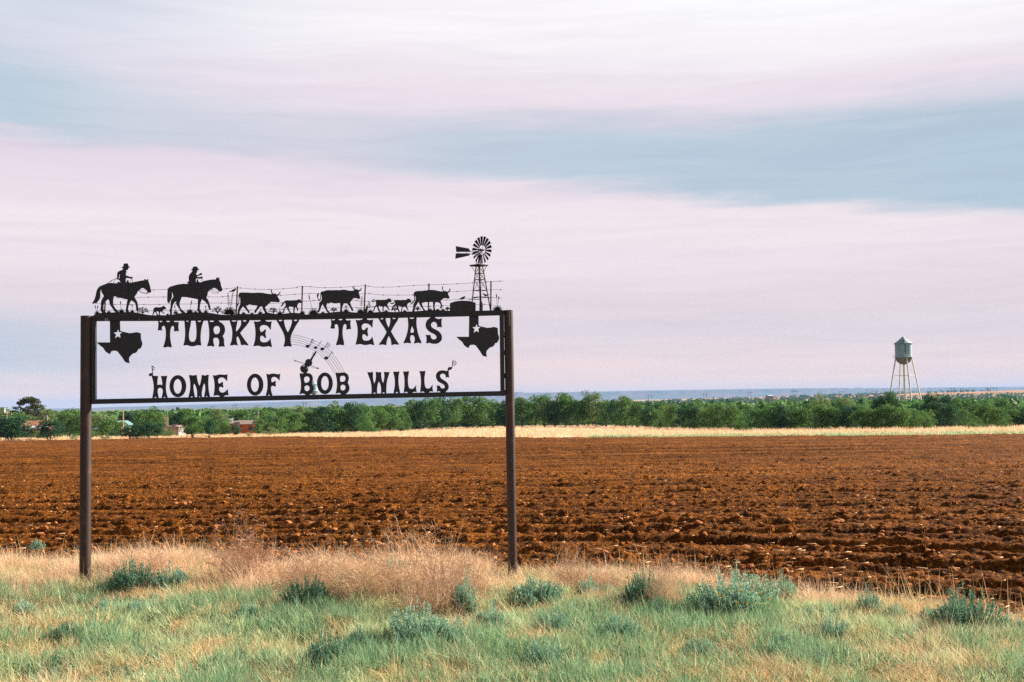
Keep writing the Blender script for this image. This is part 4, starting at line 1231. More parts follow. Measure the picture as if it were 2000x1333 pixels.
def clod_geo(seed, n=1):
    r = random.Random(seed)
    bm = bmesh.new()
    bmesh.ops.create_icosphere(bm, subdivisions=n, radius=1)
    for v in bm.verts:
        v.co *= 1 + r.uniform(-.28, .3)
        v.co.z *= .62
        v.co.x *= 1.15
    bmesh.ops.recalc_face_normals(bm, faces=bm.faces)
    V_ = [v.co.copy() for v in bm.verts]
    F_ = [[v.index for v in f.verts] for f in bm.faces]
    bm.free()
    return V_, F_


def field_top(x, y):
    px = 1000 + F * x / y
    yn_ = near_edge(px)
    xa, ya = np.array([x]), np.array([y])
    return float((ground_z(xa, ya) + .06 + field_height(xa, ya, yn_))[0])


cm = []
for s in range(6):
    V_, F_ = clod_geo(s, 2 if s < 3 else 1)
    me = bpy.data.meshes.new('clod')
    me.from_pydata([v * 1.0 for v in V_], [], F_)
    me.materials.append(M['clod'])
    cm.append(me)
rc = random.Random(3)
for i in range(230):
    px_ = rc.uniform(-60, 2060)
    y_ = near_edge(px_) + rc.uniform(.5, 1) + rc.random() ** 1.6 * 13
    if rc.random() < .5:   # clods gather along crests
        x_ = (px_ - 1000) / F * y_
        ph = float(furrow_phase(np.array([x_]), np.array([y_]))[0])
        y_ += round(ph / .72) * .72 - ph
    x_ = (px_ - 1000) / F * y_
    o = link('clod', cm[i % 6], None, field)
    s_ = rc.uniform(.028, .058) * (1.4 if rc.random() < .15 else 1)
    o.location = (x_, y_, field_top(x_, y_) + s_ * .25)
    o.rotation_euler = (rc.uniform(-.4, .4), rc.uniform(-.4, .4), rc.uniform(0, 6.3))
    o.scale = (s_, s_, s_)


def scatter_mesh(name, geos, places, m_, parent=None):
    """joins many small shapes into one mesh; places: (x,y,z,scale xyz,rotation matrix)"""
    vs, ff, cc = [], [], []
    base_ = 0
    for k, (p, S_, Rm) in enumerate(places):
        V_, F_ = geos[k % len(geos)]
        a = (V_ * S_) @ Rm.T + p
        vs.append(a)
        ff.append(F_ + base_)
        base_ += len(a)
    v = np.concatenate(vs)
    f = np.concatenate(ff)
    me = mesh_np(name, v, f.ravel(), np.full(len(f), f.shape[1]))
    return link(name, me, m_, parent)


def rotz(a):
    c_, s_ = math.cos(a), math.sin(a)
    return np.array([[c_, -s_, 0], [s_, c_, 0], [0, 0, 1]])


def rotx(a):
    c_, s_ = math.cos(a), math.sin(a)
    return np.array([[1, 0, 0], [0, c_, -s_], [0, s_, c_]])


geos = []
for s in range(8):
    V_, F_ = clod_geo(100 + s, 1)
    geos.append((np.array([tuple(v) for v in V_]), np.array(F_)))
places = []
N_CL = 11000
pxc = rng.uniform(-150, 2150, N_CL)
yc = near_edge(pxc) + .3 + rng.random(N_CL) ** 1.5 * 32
xc = (pxc - 1000) / F * yc
zc2 = ground_z(xc, yc) + .06 + field_height(xc, yc, near_edge(pxc))
for i in range(N_CL):
    s_ = rc.uniform(.008, .020) * (1.6 if rc.random() < .12 else 1) * (1 + .01 * yc[i])
    places.append((np.array([xc[i], yc[i], zc2[i] + s_ * .2]), np.array([s_, s_ * rc.uniform(.7, 1.2), s_]), rotz(rc.uniform(0, 6.3)) @ rotx(rc.uniform(-.5, .5))))
o = scatter_mesh('clods', geos, places, M['clod2'], field)
o['kind'] = 'stuff'
# bleached bits of last year's stalks lying on the soil
bx = (np.array([(x, y, z) for x in (-.5, .5) for y in (-.5, .5) for z in (-.5, .5)]), np.array([(0, 1, 3, 2), (4, 6, 7, 5), (0, 4, 5, 1), (2, 3, 7, 6), (0, 2, 6, 4), (1, 5, 7, 3)]))
places = []
for i in range(1500):
    px_ = rc.uniform(-100, 2100) if rc.random() < .6 else rc.uniform(1200, 2100)
    y_ = near_edge(px_) + .3 + rc.random() ** 1.4 * 30
    x_ = (px_ - 1000) / F * y_
    L = rc.uniform(.03, .16)
    places.append((np.array([x_, y_, field_top(x_, y_) + .015]), np.array([L, .012, .008]), rotz(rc.gauss(0, .9)) @ rotx(rc.uniform(-.3, .3))))
o = scatter_mesh('stalk_litter', [bx], places, M['stubble'], field)
o['kind'] = 'stuff'


def depth_for(px, py):
    """forward distance at which the bank is seen along (px, py)"""
    r = ray(px, py)
    lo, hi = 4.0, 60.0
    for _ in range(24):
        y = (lo + hi) / 2
        k = y / r.y
        if EYE + r.z * k > gz1(r.x * k, y):
            lo = y
        else:
            hi = y
    return (lo + hi) / 2


SHRUBS_AT = [(1085, 1243, 90), (1205, 1262, 110), (960, 1232, 70), (1370, 1290, 90), (1815, 1225, 60), (1600, 1310, 80), (480, 1215, 60), (130, 1255, 70), (1435, 1205, 165), (1530, 1190, 80), (1890, 1243, 150), (1262, 1190, 95), (1285, 1215, 45), (1045, 1182, 120), (1150, 1170, 55), (255, 1160, 90), (335, 1158, 75), (72, 1083, 36), (640, 1312, 100), (705, 1283, 90), (815, 1262, 150), (890, 1268, 70), (1070, 1312, 110), (1530, 1282, 70), (1630, 1262, 80), (1695, 1205, 60), (1750, 1222, 60), (1975, 1245, 60), (575, 1110, 42), (770, 1125, 60), (45, 1215, 60), (205, 1205, 45), (265, 1205, 45), (605, 1190, 110), (910, 1205, 70), (1665, 1333, 40), (1735, 1335, 45)]
SH_POS = []
for (a_, b_, w_) in SHRUBS_AT:
    y_ = depth_for(a_, b_)
    q_ = at_depth(a_, b_, y_)
    SH_POS.append((q_.x, q_.y, w_ * y_ / F / 2))

# ------------------------------------------------------------------ grass tufts
def blade_tuft(n, h, spread, width, lean, seed, curl=.5, seg=3):
    r = np.random.default_rng(seed)
    vs, fs, tone = [], [], []
    for i in range(n):
        a = r.uniform(0, 2 * np.pi)
        rad_ = spread * np.sqrt(r.random())
        bx_, by_ = rad_ * np.cos(a), rad_ * np.sin(a)
        hh = h * r.uniform(.45, 1.1)
        la = a + r.normal(0, .9)
        le = abs(r.normal(lean, lean * .5))
        side = np.array([-np.sin(la + r.normal(0, .6)), np.cos(la + r.normal(0, .6)), 0])
        k0 = len(vs)
        t0 = r.random()
        wdt = width * r.uniform(.6, 1.25)
        for j in range(seg + 1):
            f = j / seg
            out_ = hh * le * (f * .6 + curl * f * f)
            p = np.array([bx_ + np.cos(la) * out_, by_ + np.sin(la) * out_, hh * f * (1 - .25 * curl * le * f)])
            if j < seg:
                w_ = wdt * (1 - f * .6) / 2
                vs += [p - side * w_, p + side * w_]
                tone += [t0, t0]
            else:
                vs.append(p)
                tone.append(t0)
        for j in range(seg - 1):
            a0 = k0 + 2 * j
            fs.append((a0, a0 + 1, a0 + 3))
            fs.append((a0, a0 + 3, a0 + 2))
        a0 = k0 + 2 * (seg - 1)
        fs.append((a0, a0 + 1, a0 + 2))
    return np.array(vs), np.array(fs), np.array(tone)


def tri_mesh(name, V_, F_, tone=None):
    me = mesh_np(name, V_, F_.ravel(), np.full(len(F_), 3))
    if tone is not None:
        at = me.attributes.new('tone', 'FLOAT', 'POINT')
        at.data.foreach_set('value', tone.astype(np.float32))
    return me


def grass_mat(name, c1, c2, c3, trans=.35):
    def f(N):
        a = N.n('ShaderNodeAttribute')
        a.attribute_name = 'tone'
        oi = N.n('ShaderNodeObjectInfo').outputs['Random']
        n_ = N.noise(pos(N), .9, 3)
        c_ = N.mix(a.outputs['Fac'], c1, c2)
        c_ = N.mix(N.m('MULTIPLY', N.ss(N.m('ADD', N.m('MULTIPLY', n_, .7), N.m('MULTIPLY', oi, .3)), .42, .62), .75), c_, c3)
        return leafy(N, c_, trans, .75)
    return mat(name, f)


M['green'] = grass_mat('green_grass', srgb(122, 160, 112), srgb(214, 222, 178), srgb(206, 208, 160))
M['bluegreen'] = grass_mat('blue_green_grass', srgb(90, 132, 100), srgb(170, 194, 150), srgb(136, 168, 122))
M['tan'] = grass_mat('dry_grass', srgb(240, 214, 168), srgb(190, 154, 112), srgb(222, 198, 144))
M['straw'] = grass_mat('bleached_grass', srgb(250, 226, 194), srgb(214, 176, 142), srgb(244, 210, 174))
M['brownweed'] = grass_mat('dead_weed', srgb(214, 176, 146), srgb(160, 118, 94), srgb(220, 186, 152), .2)


def gn_scatter(name, pts, scl, rot, src_meshes, m_, label, parent=None):
    """one object whose points carry tufts (instances of unlinked tuft meshes)"""
    k = len(src_meshes)
    me = bpy.data.meshes.new(name)
    me.vertices.add(len(pts))
    me.vertices.foreach_set('co', np.asarray(pts, dtype=np.float32).ravel())
    for nm, typ, key, arr in (('scl', 'FLOAT', 'value', scl), ('rot', 'FLOAT_VECTOR', 'vector', rot)):
        at = me.attributes.new(nm, typ, 'POINT')
        at.data.foreach_set(key, np.asarray(arr, dtype=np.float32).ravel())
    at = me.attributes.new('pick', 'INT', 'POINT')
    at.data.foreach_set('value', (np.arange(len(pts)) % k).astype(np.int32))
    o = link(name, me, None, parent)
    me.materials.append(m_)
    ng = bpy.data.node_groups.new(name + '_scatter', 'GeometryNodeTree')
    ng.interface.new_socket('Geometry', in_out='INPUT', socket_type='NodeSocketGeometry')
    ng.interface.new_socket('Geometry', in_out='OUTPUT', socket_type='NodeSocketGeometry')
    gi, go = ng.nodes.new('NodeGroupInput'), ng.nodes.new('NodeGroupOutput')
    jn = ng.nodes.new('GeometryNodeJoinGeometry')
    nscl = ng.nodes.new('GeometryNodeInputNamedAttribute')
    nscl.data_type = 'FLOAT'
    nscl.inputs[0].default_value = 'scl'
    nrot = ng.nodes.new('GeometryNodeInputNamedAttribute')
    nrot.data_type = 'FLOAT_VECTOR'
    nrot.inputs[0].default_value = 'rot'
    npk = ng.nodes.new('GeometryNodeInputNamedAttribute')
    npk.data_type = 'INT'
    npk.inputs[0].default_value = 'pick'
    for i, sm in enumerate(src_meshes):
        so = bpy.data.objects.new(name + '_source', sm)
        if not sm.materials:
            sm.materials.append(m_)
        oi = ng.nodes.new('GeometryNodeObjectInfo')
        oi.inputs['Object'].default_value = so
        cp = ng.nodes.new('FunctionNodeCompare')
        cp.data_type = 'INT'
        cp.operation = 'EQUAL'
        ng.links.new(npk.outputs[0], cp.inputs[2])
        cp.inputs[3].default_value = i
        ip = ng.nodes.new('GeometryNodeInstanceOnPoints')
        ng.links.new(gi.outputs[0], ip.inputs['Points'])
        ng.links.new(cp.outputs[0], ip.inputs['Selection'])
        ng.links.new(oi.outputs['Geometry'], ip.inputs['Instance'])
        ng.links.new(nrot.outputs[0], ip.inputs['Rotation'])
        ng.links.new(nscl.outputs[0], ip.inputs['Scale'])
        ng.links.new(ip.outputs[0], jn.inputs[0])
    ng.links.new(jn.outputs[0], go.inputs[0])
    md = o.modifiers.new('scatter', 'NODES')
    md.node_group = ng
    tag(o, label, None, None, 'stuff')
    return o


POST_FEET = [(PR.x, PR.y - .5, .85), (PL.x, PL.y - .2, .3)]


def verge_points(n, test, seed, y0=6.2, over=.35, tallgrass=False):
    r = np.random.default_rng(seed)
    out = []
    while len(out) < n:
        m_ = n * 3
        px = r.uniform(-260, 2260, m_)
        yn_ = near_edge(px)
        # even density on the ground, not in the picture
        y = np.sqrt(r.random(m_) * ((yn_ + over) ** 2 - y0 ** 2) + y0 ** 2)
        keep = r.random(m_) < test(px, y, yn_)
        xx = (px - 1000) / F * y
        for sx_, sy_, sr_ in SH_POS + [(a_, b_, c_ * (1 if tallgrass else .55)) for a_, b_, c_ in POST_FEET]:
            keep &= ((xx - sx_) ** 2 + (y - sy_) ** 2) > (sr_ * .8) ** 2
        for a, b in zip(px[keep], y[keep]):
            out.append(((a - 1000) / F * b, b))
    out = np.array(out[:n])
    z = ground_z(out[:, 0], out[:, 1])
    return np.column_stack([out, z])


def rots(n, r, tilt=.12):
    return np.column_stack([r.normal(0, tilt, n), r.normal(0, tilt, n), r.uniform(0, 6.28, n)])


def dryness(px, y, yn_):
    """how far dead grass has taken over: most along the field, in patches nearer"""
    x = (px - 1000) / F * y
    depth = lerp_tab(px, [(-300, 3.6), (0, 3.5), (500, 3.0), (900, 2.6), (1150, 1.4), (1400, .35), (2000, .15)])
    b = np.clip(1 - (yn_ - y) / depth, 0, 1)
    b = np.clip(b * 2.2, 0, 1) * np.interp(px, [1250, 1450], [1, .3])
    n_ = vnoise(x, y, .8, 51) * .35 + vnoise(x, y, .22, 52) * .65
    right = np.clip((px - 1250) / 600, 0, 1) * .12
    front = np.clip((9.4 - y) / 2, 0, 1) * .34 * np.clip((px - 900) / 500, 0, 1)
    return np.clip(b + .20 + right + front + n_ * 1.65, 0, 1)


def f_dry(px, y, yn_):
    return dryness(px, y, yn_) ** 1.3


def f_green(px, y, yn_):
    return np.clip(1.1 - dryness(px, y, yn_), 0, 1)


def bare(px, y):
    x = (px - 1000) / F * y
    return (vnoise(x, y, .8, 61) < -.66) | (vnoise(x, y, .28, 62) < -.62)


g_src = [tri_mesh('tuft', *blade_tuft(34, .12, .065, .0056, .6, 200 + i, .5)) for i in range(4)]
b_src = [tri_mesh('tuft', *blade_tuft(34, .17, .07, .0058, .45, 220 + i, .45)) for i in range(4)]
t_src = [tri_mesh('tuft', *blade_tuft(36, .11, .07, .0052, .95, 240 + i, .8, 4)) for i in range(4)]
s_src = [tri_mesh('tuft', *blade_tuft(30, .27, .07, .0046, .70, 260 + i, .9, 4)) for i in range(4)]
r_ = np.random.default_rng(5)
n = 9500
p_ = verge_points(n, lambda a, b, c_: f_green(a, b, c_) * (~bare(a, b) | (r_.random(len(a)) < .12)), 71)
gn_scatter('green_grass', p_, r_.uniform(.45, 1.4, n), rots(n, r_, .2), g_src, M['green'], 'green grass covering the roadside bank in front of the sign')
n = 2600
p_ = verge_points(n, lambda a, b, c_: f_green(a, b, c_) * (vnoise((a - 1000) / F * b, b, .9, 63) > .05), 72)
gn_scatter('blue_green_grass', p_, r_.uniform(.6, 1.4, n), rots(n, r_, .2), b_src, M['bluegreen'], 'taller blue-green grass standing in patches on the bank')
n = 10500
p_ = verge_points(n, f_dry, 73)
gn_scatter('dry_grass', p_, r_.uniform(.6, 1.25, n), rots(n, r_, .28), t_src, M['tan'], 'low dry tan grass matted along the bank')


def f_tall(px, y, yn_):
    x = (px - 1000) / F * y
    depth = lerp_tab(px, [(-300, 2.8), (0, 2.8), (500, 2.6), (900, 2.2), (1150, 1.0), (1400, .22), (2000, .12)])
    b = np.clip(1 - (yn_ - y) / depth, 0, 1) * np.interp(px, [1250, 1450], [1, .3])
    return np.clip(b * 1.5 * (.45 + 1.1 * vnoise(x, y, .6, 53)), 0, 1)


n = 2600
p_ = verge_points(n, f_tall, 74, tallgrass=True)
gn_scatter('tall_dry_grass', p_, r_.uniform(.6, 1.1, n) * (.85 + .45 * vnoise(p_[:, 0], p_[:, 1], .7, 54)), rots(n, r_, .16), s_src, M['straw'], 'tall bleached grass along the edge of the field round the sign posts')
# straight seed stalks sticking up here and there
k_src = [tri_mesh('stalk', *blade_tuft(7, .5, .16, .0040, .28, 280 + i, .5, 3)) for i in range(4)]
n = 420
p_ = verge_points(n, lambda a, b, c_: np.clip(f_tall(a, b, c_) + (a > 1200) * .35 * np.clip(1 - (c_ - b) / 1.4, 0, 1), 0, 1), 75)
gn_scatter('weed_stalks', p_, r_.uniform(.55, 1.05, n), rots(n, r_, .2), k_src, M['tan'], 'thin dry weed stalks rising above the grass against the field')

# leafy little weeds among the grass
w_src = []
for i in range(4):
    V_, F_, tn_ = blade_tuft(36, .075, .05, .010, .7, 330 + i, .4, 2)
    w_src.append(tri_mesh('weed', V_, F_, tn_))
n = 900
p_ = verge_points(n, lambda a, b, c_: f_green(a, b, c_) * (vnoise((a - 1000) / F * b, b, .5, 65) > .0), 76)
M['weed'] = grass_mat('leafy_weed', srgb(96, 144, 116), srgb(140, 178, 148), srgb(112, 156, 122))
gn_scatter('leafy_weeds', p_, r_.uniform(.8, 2.0, n), rots(n, r_, .2), w_src, M['weed'], 'small leafy grey-green weeds dotted through the bank grass')
n = 1500
p_ = verge_points(n, lambda a, b, c_: (vnoise((a - 1000) / F * b, b, .45, 66) > .25) * 1.0, 77)
gn_scatter('straw_clumps', p_, r_.uniform(.35, .75, n), rots(n, r_, .3), s_src, M['tan'], 'clumps of dead straw-coloured grass standing in the green')

M['cream'] = grass_mat('cream_pasture_grass', srgb(240, 214, 178), srgb(202, 172, 134), srgb(228, 198, 158))
# pasture grass between the field and the trees
pt_src = [tri_mesh('tuft', *blade_tuft(26, .42, .55, .05, .4, 300 + i, .6, 2)) for i in range(4)]
n = 9000
px_ = r_.uniform(-350, 2350, n)
yf_ = far_edge(px_)
y_ = yf_ + 1 + r_.random(n) * (tree_line(px_) + 6 - yf_)
x_ = (px_ - 1000) / F * y_
p_ = np.column_stack([x_, y_, ground_z(x_, y_)])
gn_scatter('pasture_grass', p_, r_.uniform(.5, 1.3, n), rots(n, r_, .1), pt_src, M['cream'], 'pale dry pasture grass between the ploughed field and the trees')
pg_src = [tri_mesh('tuft', *blade_tuft(26, .4, .6, .06, .5, 310 + i, .6, 2)) for i in range(3)]
n = 2600
px_ = r_.uniform(1150, 2350, n)
yf_ = far_edge(px_)
y_ = yf_ + 1 + np.abs(r_.normal(0, 1, n)) * 3.2 * np.clip((px_ - 1150) / 500, .3, 1.3)
x_ = (px_ - 1000) / F * y_
p_ = np.column_stack([x_, y_, ground_z(x_, y_)])
gn_scatter('green_pasture_strip', p_, r_.uniform(.4, 1.0, n), rots(n, r_, .1), pg_src, M['green'], 'strip of green weeds along the far edge of the field')

# ------------------------------------------------------------------ roadside shrubs
M['sage'] = grass_mat('sage_leaf', srgb(116, 154, 130), srgb(182, 208, 180), srgb(138, 172, 146), .25)
M['sagedark'] = grass_mat('dark_sage_leaf', srgb(86, 126, 102), srgb(130, 166, 136), srgb(100, 138, 112), .25)
M['twig'] = mat('grey_brown_twig', lambda N: principled(N, srgb(112, 90, 74), .9, .1))
M['flower'] = mat('yellow_flower', lambda N: principled(N, srgb(226, 178, 60), .7, .2))


def sage_mesh(seed, nb=150, leaves=26, h=.5, w_=.5, leafL=.028, leafW=.0095, upright=.5):
    r = np.random.default_rng(seed)
    V_, F_, tone, stems = [], [], [], []
    cs = [(0, 0, .62, 1.0)] + [(np.cos(q) * w_ * .52, np.sin(q) * w_ * .52, r.uniform(.35, .55), r.uniform(.55, .85)) for q in r.uniform(0, 6.28, 5)]
    for i in range(nb):
        cx_, cy_, cw, ch = cs[i % 6]
        a = r.uniform(0, 2 * np.pi)
        t = np.sqrt(r.random())
        tip = np.array([cx_ + np.cos(a) * t * w_ * cw, cy_ + np.sin(a) * t * w_ * cw, h * ch * (1 - .5 * t ** 2) * r.uniform(.78, 1.0)])
        basep = np.array([cx_ * .6 + np.cos(a) * t * w_ * .12, cy_ * .6 + np.sin(a) * t * w_ * .12, 0])
        mid = (basep + tip) / 2 + np.array([np.cos(a), np.sin(a), 0]) * w_ * .12 * t + r.normal(0, .015, 3)
        pts = [basep * (1 - f) ** 2 + 2 * mid * f * (1 - f) + tip * f * f for f in np.linspace(0, 1, 5)]
        stems.append(pts)
        t0 = r.random()
        for k in range(leaves):
            f = .38 + .62 * (k + r.random()) / leaves
            p = basep * (1 - f) ** 2 + 2 * mid * f * (1 - f) + tip * f * f
            d = r.normal(0, 1, 3)
            d[2] = abs(d[2]) * .7 + .35
            d /= np.linalg.norm(d)
            s_ = np.cross(d, r.normal(0, 1, 3))
            s_ /= np.linalg.norm(s_) + 1e-9
            L = leafL * r.uniform(.6, 1.3) * (1.15 - .4 * f)
            k0 = len(V_)
            V_ += [p - s_ * leafW * .5, p + s_ * leafW * .5, p + d * L * .6 + s_ * leafW * .6, p + d * L]
            F_ += [(k0, k0 + 1, k0 + 2), (k0, k0 + 2, k0 + 3)]
            tone += [t0 * .6 + .4 * r.random()] * 4
    V_ = np.array(V_)
    kz = h / np.percentile(V_[:, 2], 99)
    V_[:, 2] *= kz
    me = tri_mesh('foliage', V_, np.array(F_), np.array(tone))
    mb = MB()
    for pts in stems[::2]:
        mb.path([tuple(p) for p in pts[:4]], .0045, .002, 3)
    return me, mb


def twig_mesh(seed, n=240, h=.55, w_=.6, lean=(0, 0)):
    """dead branching weed: many fine curved twigs"""
    r = np.random.default_rng(seed)
    V_, F_, tone = [], [], []

    def strip(p, d, L, wd, depth):
        k = 5
        pts = [p]
        dd = d.copy()
        for j in range(k):
            dd = dd + r.normal(0, .22, 3) + np.array([0, 0, -.05 * depth])
            dd /= np.linalg.norm(dd)
            pts.append(pts[-1] + dd * L / k)
        s_ = np.cross(dd, np.array([0, 1, .3]))
        s_ /= np.linalg.norm(s_) + 1e-9
        k0 = len(V_)
        t0 = r.random()
        for j, q in enumerate(pts):
            ww = wd * (1 - .6 * j / k) / 2
            V_.extend([q - s_ * ww, q + s_ * ww])
            tone.extend([t0, t0])
        for j in range(k):
            a0 = k0 + 2 * j
            F_.extend([(a0, a0 + 1, a0 + 3), (a0, a0 + 3, a0 + 2)])
        if depth < 2:
            for c_ in range(3 if depth == 0 else 3):
                q = pts[int(r.integers(2, k + 1))]
                nd = dd + r.normal(0, .75, 3)
                nd[2] = nd[2] * .7 + .15
                nd /= np.linalg.norm(nd)
                strip(q, nd, L * r.uniform(.35, .6), wd * .7, depth + 1)
    for i in range(n):
        a = r.uniform(0, 2 * np.pi)
        e = r.uniform(.25, 1.35)
        d = np.array([np.cos(a) * np.cos(e) * w_ / h + lean[0], np.sin(a) * np.cos(e) * w_ / h + lean[1], np.sin(e)])
        d /= np.linalg.norm(d)
        strip(np.array([np.cos(a) * .05, np.sin(a) * .05, 0.]), d, h * r.uniform(.5, 1.05), .0058, 0)
    return tri_mesh('twigs', np.array(V_), np.array(F_), np.array(tone))


SAGE = []
for i, (nb, h, w_) in enumerate(((260, .46, .46), (220, .36, .5), (220, .42, .36), (180, .30, .42))):
    me, mb = sage_mesh(400 + i, nb, 38, h, w_)
    me.materials.append(M['sage'])
    me_d = me.copy()
    me_d.materials.clear()
    me_d.materials.append(M['sagedark'])
    st = mb.build('stems', M['twig'])
    sm = st.data
    bpy.data.objects.remove(st)
    SAGE.append((me, me_d, sm, h, w_))


def shrub(px, py_base, wpx, hpx, var, dark, label, flowers=0):
    y = depth_for(px, py_base)
    p = at_depth(px, py_base, y)
    s = y / F
    me, med, sm, h0, w0 = SAGE[var]
    o = empty('sagebrush', (p.x, p.y, gz1(p.x, p.y) - .02), label, 'shrub', 'grey-green shrubs on the roadside bank', rz=rr.uniform(0, 6.3))
    sx, sz = wpx * s / 2 / w0 * 1.12, hpx * s / h0 * 1.22
    a = link('foliage', med if dark else me, None, o)
    b = link('stems', sm, None, o)
    for q in (a, b):
        q.scale = (sx, sx, sz)
    if flowers:
        mb = MB()
        for k in range(flowers):
            t = rr.uniform(-2.4, -.6) - o.rotation_euler.z
            f = rr.uniform(.5, .95)
            c_ = Vector((math.cos(t) * w0 * sx * f, math.sin(t) * w0 * sx * f, h0 * sz * rr.uniform(.45, .8)))
            for m_ in range(6):
                a0 = m_ * math.pi / 3
                mb.tube(c_, c_ + Vector((math.cos(a0) * .012, .002, math.sin(a0) * .012)), .004, .003, 4)
        mb.build('flowers', M['flower'], o)['kind'] = 'stuff'
    return o


shrub(1435, 1205, 185, 70, 0, False, 'largest grey-green shrub right of the sign, with yellow flowers', 9)
shrub(1530, 1190, 80, 50, 2, False, 'shrub touching the right side of the largest shrub')
shrub(1890, 1243, 150, 70, 0, True, 'wide dark domed shrub at the field edge near the right side of the picture')
shrub(1262, 1190, 95, 58, 1, True, 'dark shrub beside the dead bush, left of the largest shrub')
shrub(1285, 1215, 45, 40, 2, True, 'small dark shrub in front of the dead bush')
shrub(1045, 1182, 120, 42, 3, False, 'low broad shrub just right of the right post foot')
shrub(1150, 1170, 55, 34, 2, False, 'small shrub in the dry grass between the right post and the dark shrub')
shrub(255, 1160, 90, 52, 0, True, 'darkest shrub right of the left post foot')
shrub(335, 1158, 75, 42, 2, False, 'green shrub in tan grass next to the darkest shrub near the left post')
shrub(72, 1083, 36, 24, 3, False, 'small round shrub on the field edge left of the left post')
shrub(640, 1312, 100, 62, 0, True, 'dark shrub at the bottom edge in the lower middle of the bank')
shrub(705, 1283, 90, 44, 1, True, 'low dark shrub touching the shrub at the bottom edge')
shrub(815, 1262, 150, 62, 0, False, 'broad pale shrub in green grass below the brown dead weeds')
shrub(890, 1268, 70, 44, 2, False, 'small shrub on the right side of the broad pale one')
shrub(1070, 1312, 110, 50, 1, False, 'pale low shrub at the bottom right of the middle')
shrub(1530, 1282, 70, 34, 3, True, 'low dark shrub in grass below and right of the largest shrub')
shrub(1630, 1262, 80, 46, 1, False, 'shrub in tall grass between the two largest shrubs')
shrub(1695, 1205, 60, 42, 2, False, 'shrub with thin weeds above it at the field edge, right of the largest shrub')
shrub(1750, 1222, 60, 34, 3, False, 'thin shrub left of the wide dark domed shrub')
shrub(1975, 1245, 60, 36, 2, False, 'shrub cut by the right side of the picture')
shrub(575, 1110, 42, 20, 3, False, 'small pale shrub behind the dry grass left of centre, against the soil')
shrub(770, 1125, 60, 30, 2, False, 'pale shrub behind the dead weeds, half-way between the posts')
shrub(45, 1215, 60, 36, 2, False, 'leafy weed in green grass at the far left')
shrub(205, 1205, 45, 30, 3, False, 'short leafy weed below the left post')
shrub(265, 1205, 45, 30, 2, False, 'leafy weed below the darkest shrub')
shrub(605, 1190, 110, 50, 1, True, 'dark shrub under the brown dead weeds, left of centre')
shrub(910, 1205, 70, 60, 2, False, 'tall leafy shrub at the right end of the brown dead weeds')
shrub(1665, 1333, 40, 24, 2, False, 'small leafy weed on the bottom edge at the right')
shrub(1735, 1335, 45, 28, 3, False, 'leafy weed on the bottom edge next to a smaller one')

shrub(1085, 1243, 90, 40, 1, False, 'pale shrub below the broad one by the right post foot')
shrub(1205, 1262, 110, 48, 3, False, 'loose pale shrub in tall green grass below the dark shrub by the dead bush')
shrub(960, 1232, 70, 38, 2, False, 'pale shrub below and left of the right post foot')
shrub(1370, 1290, 90, 38, 1, False, 'flat pale shrub below and left of the largest shrub')
shrub(1815, 1225, 60, 34, 3, False, 'loose shrub touching the left side of the wide dark domed shrub')
shrub(1600, 1310, 80, 34, 1, False, 'flat pale shrub near the bottom edge, right of the low dark one')
shrub(480, 1215, 60, 32, 3, False, 'pale shrub in green grass below the tall thin dead bush')
shrub(130, 1255, 70, 34, 1, True, 'low dark shrub in green grass below and left of the left post')

TW = [twig_mesh(500, 150, .5, .5), twig_mesh(501, 190, .45, .6, (.1, 0)), twig_mesh(502, 110, .6, .4, (-.15, 0))]
for t_ in TW:
    t_.materials.append(M['brownweed'])


def deadbush(px, py, wpx, hpx, v, label, rz=0):
    y = depth_for(px, py)
    p = at_depth(px, py, y)
    s = y / F
    o = link('dead_bush', TW[v], None)
    o.location = (p.x, p.y, gz1(p.x, p.y) - .02)
    o.rotation_euler = (0, 0, rz)
    o.scale = (wpx * s / 1.0, wpx * s / 1.0, hpx * s / .45)
    tag(o, label, 'bush', 'dead brown bushes along the field edge')


deadbush(850, 1205, 210, 135, 1, 'brown dead bush between the posts, nearest to the right post', .4)
deadbush(800, 1165, 180, 135, 1, 'tall wispy dead bush standing highest against the soil', 1.4)
deadbush(700, 1180, 190, 115, 1, 'dead bush left of the tallest wispy one', 2.2)
deadbush(600, 1165, 170, 95, 1, 'grey dead bush above the dark shrub left of centre', .1)
deadbush(470, 1150, 150, 120, 0, 'tall thin dead bush left of centre, above the tan grass', 3.0)
deadbush(520, 1150, 110, 70, 0, 'dead bush next to the tall thin one, on its right', 4.1)
deadbush(265, 1150, 140, 88, 1, 'dead brown bush behind the darkest shrub by the left post', .8)
deadbush(310, 1135, 90, 60, 0, 'small dead bush in tan grass right of the left post', 5.0)
deadbush(1300, 1200, 110, 105, 1, 'curly reddish-brown dead bush between two green shrubs', 2.7)
deadbush(1190, 1160, 120, 60, 0, 'low dead bush right of the right post', 1.1)
deadbush(1120, 1160, 90, 70, 2, 'wispy dead bush just right of the right post', .5)
deadbush(905, 1170, 110, 70, 0, 'dead bush left of the right post foot', 3.6)
deadbush(1720, 1215, 80, 36, 0, 'small grey dead bush among shrubs at the right', 1.0)

# ------------------------------------------------------------------ trees
def tree_mat(name, c1, c2, c3):
    def f(N):
        a = N.n('ShaderNodeAttribute')
        a.attribute_name = 'tone'
        oi = N.n('ShaderNodeObjectInfo').outputs['Random']
        c_ = N.mix(a.outputs['Fac'], c1, c2)
        c_ = N.mix(N.m('MULTIPLY', oi, .7), c_, c3)
        return leafy(N, c_, .30, .75)
    return mat(name, f)


